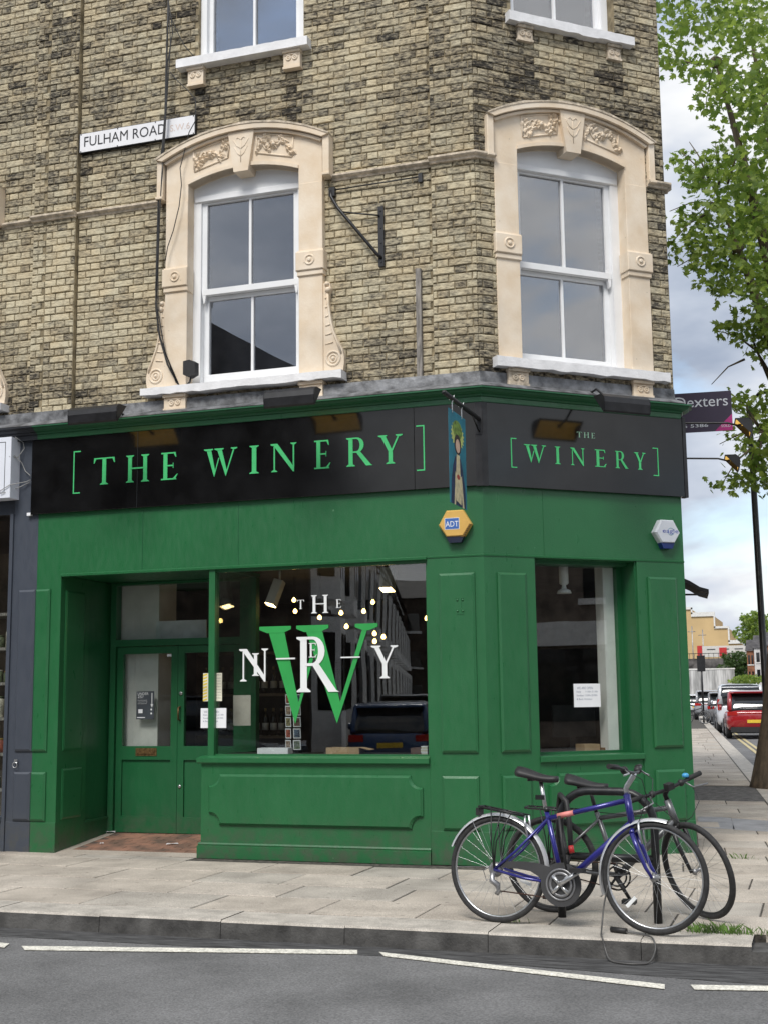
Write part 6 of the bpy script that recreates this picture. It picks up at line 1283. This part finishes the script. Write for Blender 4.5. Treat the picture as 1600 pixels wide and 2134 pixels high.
# viaduct with fence and train
Y=215; z0=px2(1480,1394,Y)[1]; z1=px2(1480,1372,Y)[1]; zf=px2(1480,1361,Y)[1]
vd=thing('railway_viaduct',(px2(1480,1394,Y)[0],Y,-.1),'dark grey railway viaduct with railings crossing behind the white wall','viaduct')
MB().box(fW,-70,40,Y,Y+9,-.1,z1).build('deck',DKG,vd)
rl_=MB().box(fW,-70,40,Y-.3,Y-.1,zf-.1,zf)
for i in range(140): rl_.box(fW,-70+i*.8,-69.94+i*.8,Y-.25,Y-.15,z1-.02,zf-.1)
rl_.build('railings',BLACK,vd)
tr=thing('train',(px2(1500,1365,Y+3)[0],Y+4,z1),'white and red underground train passing on the viaduct','train'); TRW=mat('train_white',(.62,.60,.56),rough=.4); TRR=mat('train_red',(.50,.03,.03),rough=.4)
ta,tzz=px2(1452,1347,Y+3); tb_=px2(1620,1350,Y+3)[0]
MB().box(fW,ta,tb_,Y+3,Y+5.6,z1+.3,tzz,.2).build('carriage',TRW,tr); MB().box(fW,ta-.05,ta+.8,Y+2.95,Y+5.65,z1+.3,tzz+.1).build('cab_end',TRR,tr)
for k in range(6): x=ta+1.6+k*2.3; MB().box(fW,x,x+1.4,Y+2.9,Y+3.1,z1+1.6,tzz-.5).build('window',CGL,tr)
for k in range(3): x=ta+2.6+k*4.6+.55; MB().box(fW,x+.5,x+1.75,Y+2.88,Y+3.1,z1+.4,tzz-.3).build('door',TRR,tr)
Y=170; a0,zt=px2(1400,1397,Y); a1=px2(1529,1397,Y)[0]
ww=thing('boundary_wall',((a0+a1)/2,Y,-.1),'streaked white rendered wall closing the far end of the side street','wall'); MB().box(fW,a0-6,a1,Y,Y+.4,-.1,zt).build('wall',WWALL,ww); MB().box(fW,a0-6,a1+.1,Y-.06,Y+.46,zt,zt+.18).build('coping',COP,ww)
# far brick houses on the right
RBR=mat('far_red_brick',(.30,.13,.07),rough=.9,var=.25,vscale=1.2); SLATE=mat('slate_roof',(.075,.07,.07),rough=.7,var=.3,vscale=2); RENW=mat('far_white_render',(.62,.61,.60),rough=.8)
def farhouse(px0,px1,Y,ztop,zroof,m,label):
    a0=px2(px0,1400,Y)[0]; a1=px2(px1,1400,Y)[0]; t=thing('terraced_house',((a0+a1)/2,Y,-.1),label,'house')
    MB().box(fW,a0,a1,Y,Y+9,-.1,ztop).build('wall',m,t)
    MB().add([(a0-.2,Y-.2,ztop),(a1+.2,Y-.2,ztop),(a1+.2,Y+4.5,zroof),(a0-.2,Y+4.5,zroof),(a0-.2,Y+9.2,ztop),(a1+.2,Y+9.2,ztop)],[(0,1,2,3),(3,2,5,4),(0,3,4),(1,2,5),(0,1,5,4)]).build('roof',SLATE,t)
    w=a1-a0
    for fz in(.12,.45,.75):
        for fx in(.15,.6): wn=MB().box(fW,a0+w*fx,a0+w*(fx+.25),Y-.06,Y+.1,ztop*fz,ztop*(fz+.17)).build('window',CGL,t); MB().box(fW,a0+w*fx-.1,a0+w*(fx+.25)+.1,Y-.09,Y+.05,ztop*fz-.15,ztop*fz).build('sill',COP,wn)
zr_=px2(1560,1330,165)[1]; ze=px2(1560,1356,165)[1]
farhouse(1557,1572,166,ze,zr_,RBR,'narrow red brick terraced house at the far end of the side street'); farhouse(1572.3,1600,164,ze+.3,zr_+.5,RENW,'white rendered house with slate roof at the far end of the side street'); farhouse(1600.5,1640,162,ze+.5,zr_+.8,RBR,'wider red brick house at the far right of the side street')
def bush(name,label,px,py,Y,rx,rz,n,m,sz,trunk=True):
    p=atY(px,py,Y); t=thing(name,(p.x,Y,-.1),label,'tree' if trunk else 'bush'); v2=[];f2=[]
    for _ in range(n):
        d=Vector((rl.gauss(0,1),rl.gauss(0,1),rl.gauss(0,1))).normalized()*rl.random()**.33; q=p+Vector((d.x*rx*(1+.25*math.sin(d.z*5+d.x*4)),d.y*rx,d.z*rz)); leafgeo(v2,f2,q,sz*rl.uniform(.6,1.2),rl)
    me=bpy.data.meshes.new('crown'); me.from_pydata([v-t.location for v in v2],[],f2); me.materials.append(m); o=bpy.data.objects.new('crown',me); COL.objects.link(o); o.parent=t; o['kind']='stuff'
    MB().tube([(p.x,Y,-.1),(p.x,Y,p.z-rz*.3)],[.3 if trunk else .1,.15 if trunk else .05],8).build('trunk',BARK,t)
bush('far_tree','round green tree rising behind the far brick houses',1575,1312,195,2.9,2.9,2200,LEAF,.55); bush('far_shrub','dark green shrub growing in front of the railway viaduct',1535,1388,185,2.6,2.2,1500,LEAFD,.5,False); bush('far_shrub','low light green hedge below the white house',1560,1416,150,2.2,.6,700,LEAF,.35,False)
# ================================================================ ACROSS THE MAIN ROAD (seen mirrored in the panes)
sheet('pavement_opposite',[(-70,-12.4),(80,-12.4),(80,-14.8),(-70,-14.8)],-.01,FLAG[1],.14)
DBR=mat('sooty_terrace_brick',(.075,.055,.042),rough=.9,var=.4,vscale=3,bump=.4,bscale=12); TWH=mat('white_stucco_trim',(.82,.81,.79),rough=.8,var=.08)
OD=Vector((-.28,-.96,0)).normalized(); ON=Vector((-OD.y,OD.x,0)); ON=-ON if ON.x<0 else ON      # street opposite: direction and facing of its terrace
def block(name,label,fr,w,dep,h,hr,m,sh=True,win=True,n=3,st=3):
    t=thing(name,fr(w/2,0,-.1),label,'building'); MB().box(fr,0,w,-dep,0,-.1,h).build('wall',m,t)
    MB().add([fr(-.2,.25,h),fr(w+.2,.25,h),fr(w+.2,-dep-.2,h),fr(-.2,-dep-.2,h),fr(w*.0+1.5 if hr>1 else 0,-dep/2,h+hr),fr(w-1.5,-dep/2,h+hr)],[(0,1,5,4),(2,3,4,5),(0,4,3),(1,2,5),(0,1,2,3)]).build('roof',SLATE,t)
    for s_ in range(st):
        z0=1.0+s_*(h-1.0)/st if not sh else (4.2+s_*(h-4.2)/max(1,st))
        if z0+1.5>h: continue
        for i in range(n):
            a=w*(i+.5)/n; wn=MB().box(fr,a-.55,a+.55,-.05,.04,z0+.2,z0+min(1.9,(h-4.2)/max(1,st)*.72+.2)).build('window',CGL,t); MB().box(fr,a-.7,a+.7,-.02,.12,z0,z0+.19).build('sill',TWH,wn)
    if sh:
        MB().box(fr,.2,w-.2,-.02,.03,.7,2.9).build('shop_window',CGL,t); MB().box(fr,0,w,0,.12,3.0,3.7).build('fascia',TWH,t)
    return t
BASE=Vector((-7.7,-14.8,0))
fO1=lambda a,d,z: Vector((BASE.x-8.6-a,BASE.y+d,z))
block('shop_building','sooty brick shop building with pale sign band across the main road',fO1,7.5,8,7.6,3.0,DBR,True,True,3,1)
for i,(c,lb_) in enumerate((((.20,.15,.10),'tan brick shop across the main road beside the sooty one'),((.10,.08,.07),'dark brick shop across the main road, left of the tan one'))):
    block('shop_building',lb_,(lambda k:lambda a,d,z: Vector((BASE.x-16.3-k*9-a,BASE.y+d,z)))(i),8.8,9,9.5,2.6,mat('opp_brick_%d'%i,c,rough=.9,var=.3,vscale=2),True,True,4,2)
fO2=lambda a,d,z: Vector((5.2+a,-14.9+d,z)); block('shop_building','brown brick shop on the other corner of the opposite street',fO2,13,9,8.0,2.2,mat('opp_brick_3',(.22,.16,.11),rough=.9,var=.3,vscale=2),True,True,5,1)
fO3=lambda a,d,z: Vector((27-d,-17+a,z)); t=block('shop_building','low dark brick shop where the main road bends',fO3,15,8,6.3,.8,mat('opp_brick_4',(.20,.16,.13),rough=.9,var=.3,vscale=2),True,True,5,1)
# terrace of bay fronted houses along the opposite street
hs0=BASE+OD*.3; WH=5.4
fH=lambda a,d,z: hs0+OD*a+ON*d+Vector((0,0,z))
h0=thing('terraced_house',fH(WH/2,0,-.1),'sooty brick terraced house with white two storey bay window on the opposite street','house','bay fronted houses opposite')
MB().box(fH,0,WH,-8,0,-.1,8.6).build('wall',DBR,h0); MB().add([fH(0,.3,8.6),fH(WH,.3,8.6),fH(WH,-4,11),fH(0,-4,11),fH(0,-8,8.6),fH(WH,-8,8.6)],[(0,1,2,3),(3,2,5,4),(0,3,4),(1,2,5)]).build('roof',SLATE,h0)
for zb,zt in((.3,3.3),(3.7,6.3)):
    bp=[(.5,0),(1.0,.62),(2.6,.62),(3.1,0)]
    vs_=[fH(a,d,z) for z in(zb,zt) for a,d in bp]; by=MB().add(vs_,[(0,1,2,3),(4,5,6,7),(0,1,5,4),(1,2,6,5),(2,3,7,6)]).build('bay',TWH,h0)
    for (p,q) in((bp[0],bp[1]),(bp[1],(1.8,.62)),((1.8,.62),bp[2]),(bp[2],bp[3])):
        P_=Vector((p[0],p[1],0)); Q_=Vector((q[0],q[1],0)); e=(Q_-P_); nn=Vector((-e.y,e.x,0)).normalized(); 
        if nn.y<0 and abs(nn.y)>.1: nn=-nn
        A_=P_+e*.2+nn*.02; C_=P_+e*.8+nn*.02; zz0=zb+.9 if zb<1 else zb+.5
        MB().add([fH(A_.x,A_.y,zz0),fH(C_.x,C_.y,zz0),fH(C_.x,C_.y,zt-.35),fH(A_.x,A_.y,zt-.35)],[(0,1,2,3)]).build('bay_window',CGL,by)
MB().add([fH(.4,0,7.2),fH(.9,.85,6.3),fH(2.7,.85,6.3),fH(3.2,0,7.2)],[(0,1,2,3)]).build('bay_roof',SLATE,h0)
for a,z0_,z1_ in((1.2,7.0,8.2),(2.4,7.0,8.2),(4.3,3.9,5.9),(4.3,6.9,8.2)):
    wn=MB().box(fH,a-.4,a+.4,-.05,.03,z0_,z1_).build('window',CGL,h0); MB().box(fH,a-.55,a+.55,-.02,.09,z0_-.18,z0_).box(fH,a-.55,a+.55,-.02,.07,z1_,z1_+.2).build('window_trim',TWH,wn)
MB().box(fH,3.8,4.8,-.05,.03,.2,2.6).build('front_door',GREEND,h0); MB().box(fH,3.6,3.8,0,.2,.1,2.9).box(fH,4.8,5.0,0,.2,.1,2.9).box(fH,3.6,5.0,0,.25,2.9,3.2).build('door_surround',TWH,h0)
for k in range(1,15):
    c=copy_tree(h0); c.location=h0.location+OD*(WH+.02)*k
fO4=lambda a,d,z: BASE+OD*(84-d)+ON*(a-4)+Vector((0,0,z))
block('end_building','tall dark brick block closing the opposite street',fO4,26,8,10,2,DBR,False,True,8,3)
oh=math.degrees(math.atan2(OD.y,OD.x))
def oc(a,d): p=BASE+OD*a+ON*d; return (p.x,p.y,RZ)
car((-11.6,-11.75,RZ),0,'suv',(.02,.021,.024),'black SUV parked along the far side of the main road'); car(oc(-1.2,1.8),oh,'hatch',(.02,.06,.16),'blue hatchback parked in the opposite street'); car(oc(6,1.8),oh,'hatch',(.06,.07,.09),'dark grey hatchback parked beyond the blue one opposite'); car(oc(26,7.6),oh+180,'hatch',(.30,.31,.32),'pale grey hatchback parked on the other side of the opposite street'); car(oc(13.5,1.8),oh,'suv',(.05,.055,.07),'slate SUV parked furthest along the opposite street')
sheet('pavement_opposite_street',[tuple((BASE+OD*0).xy),tuple((BASE+ON*2.0).xy),tuple((BASE+OD*60+ON*2.0).xy),tuple((BASE+OD*60).xy)],-.02,FLAG[1],.13)
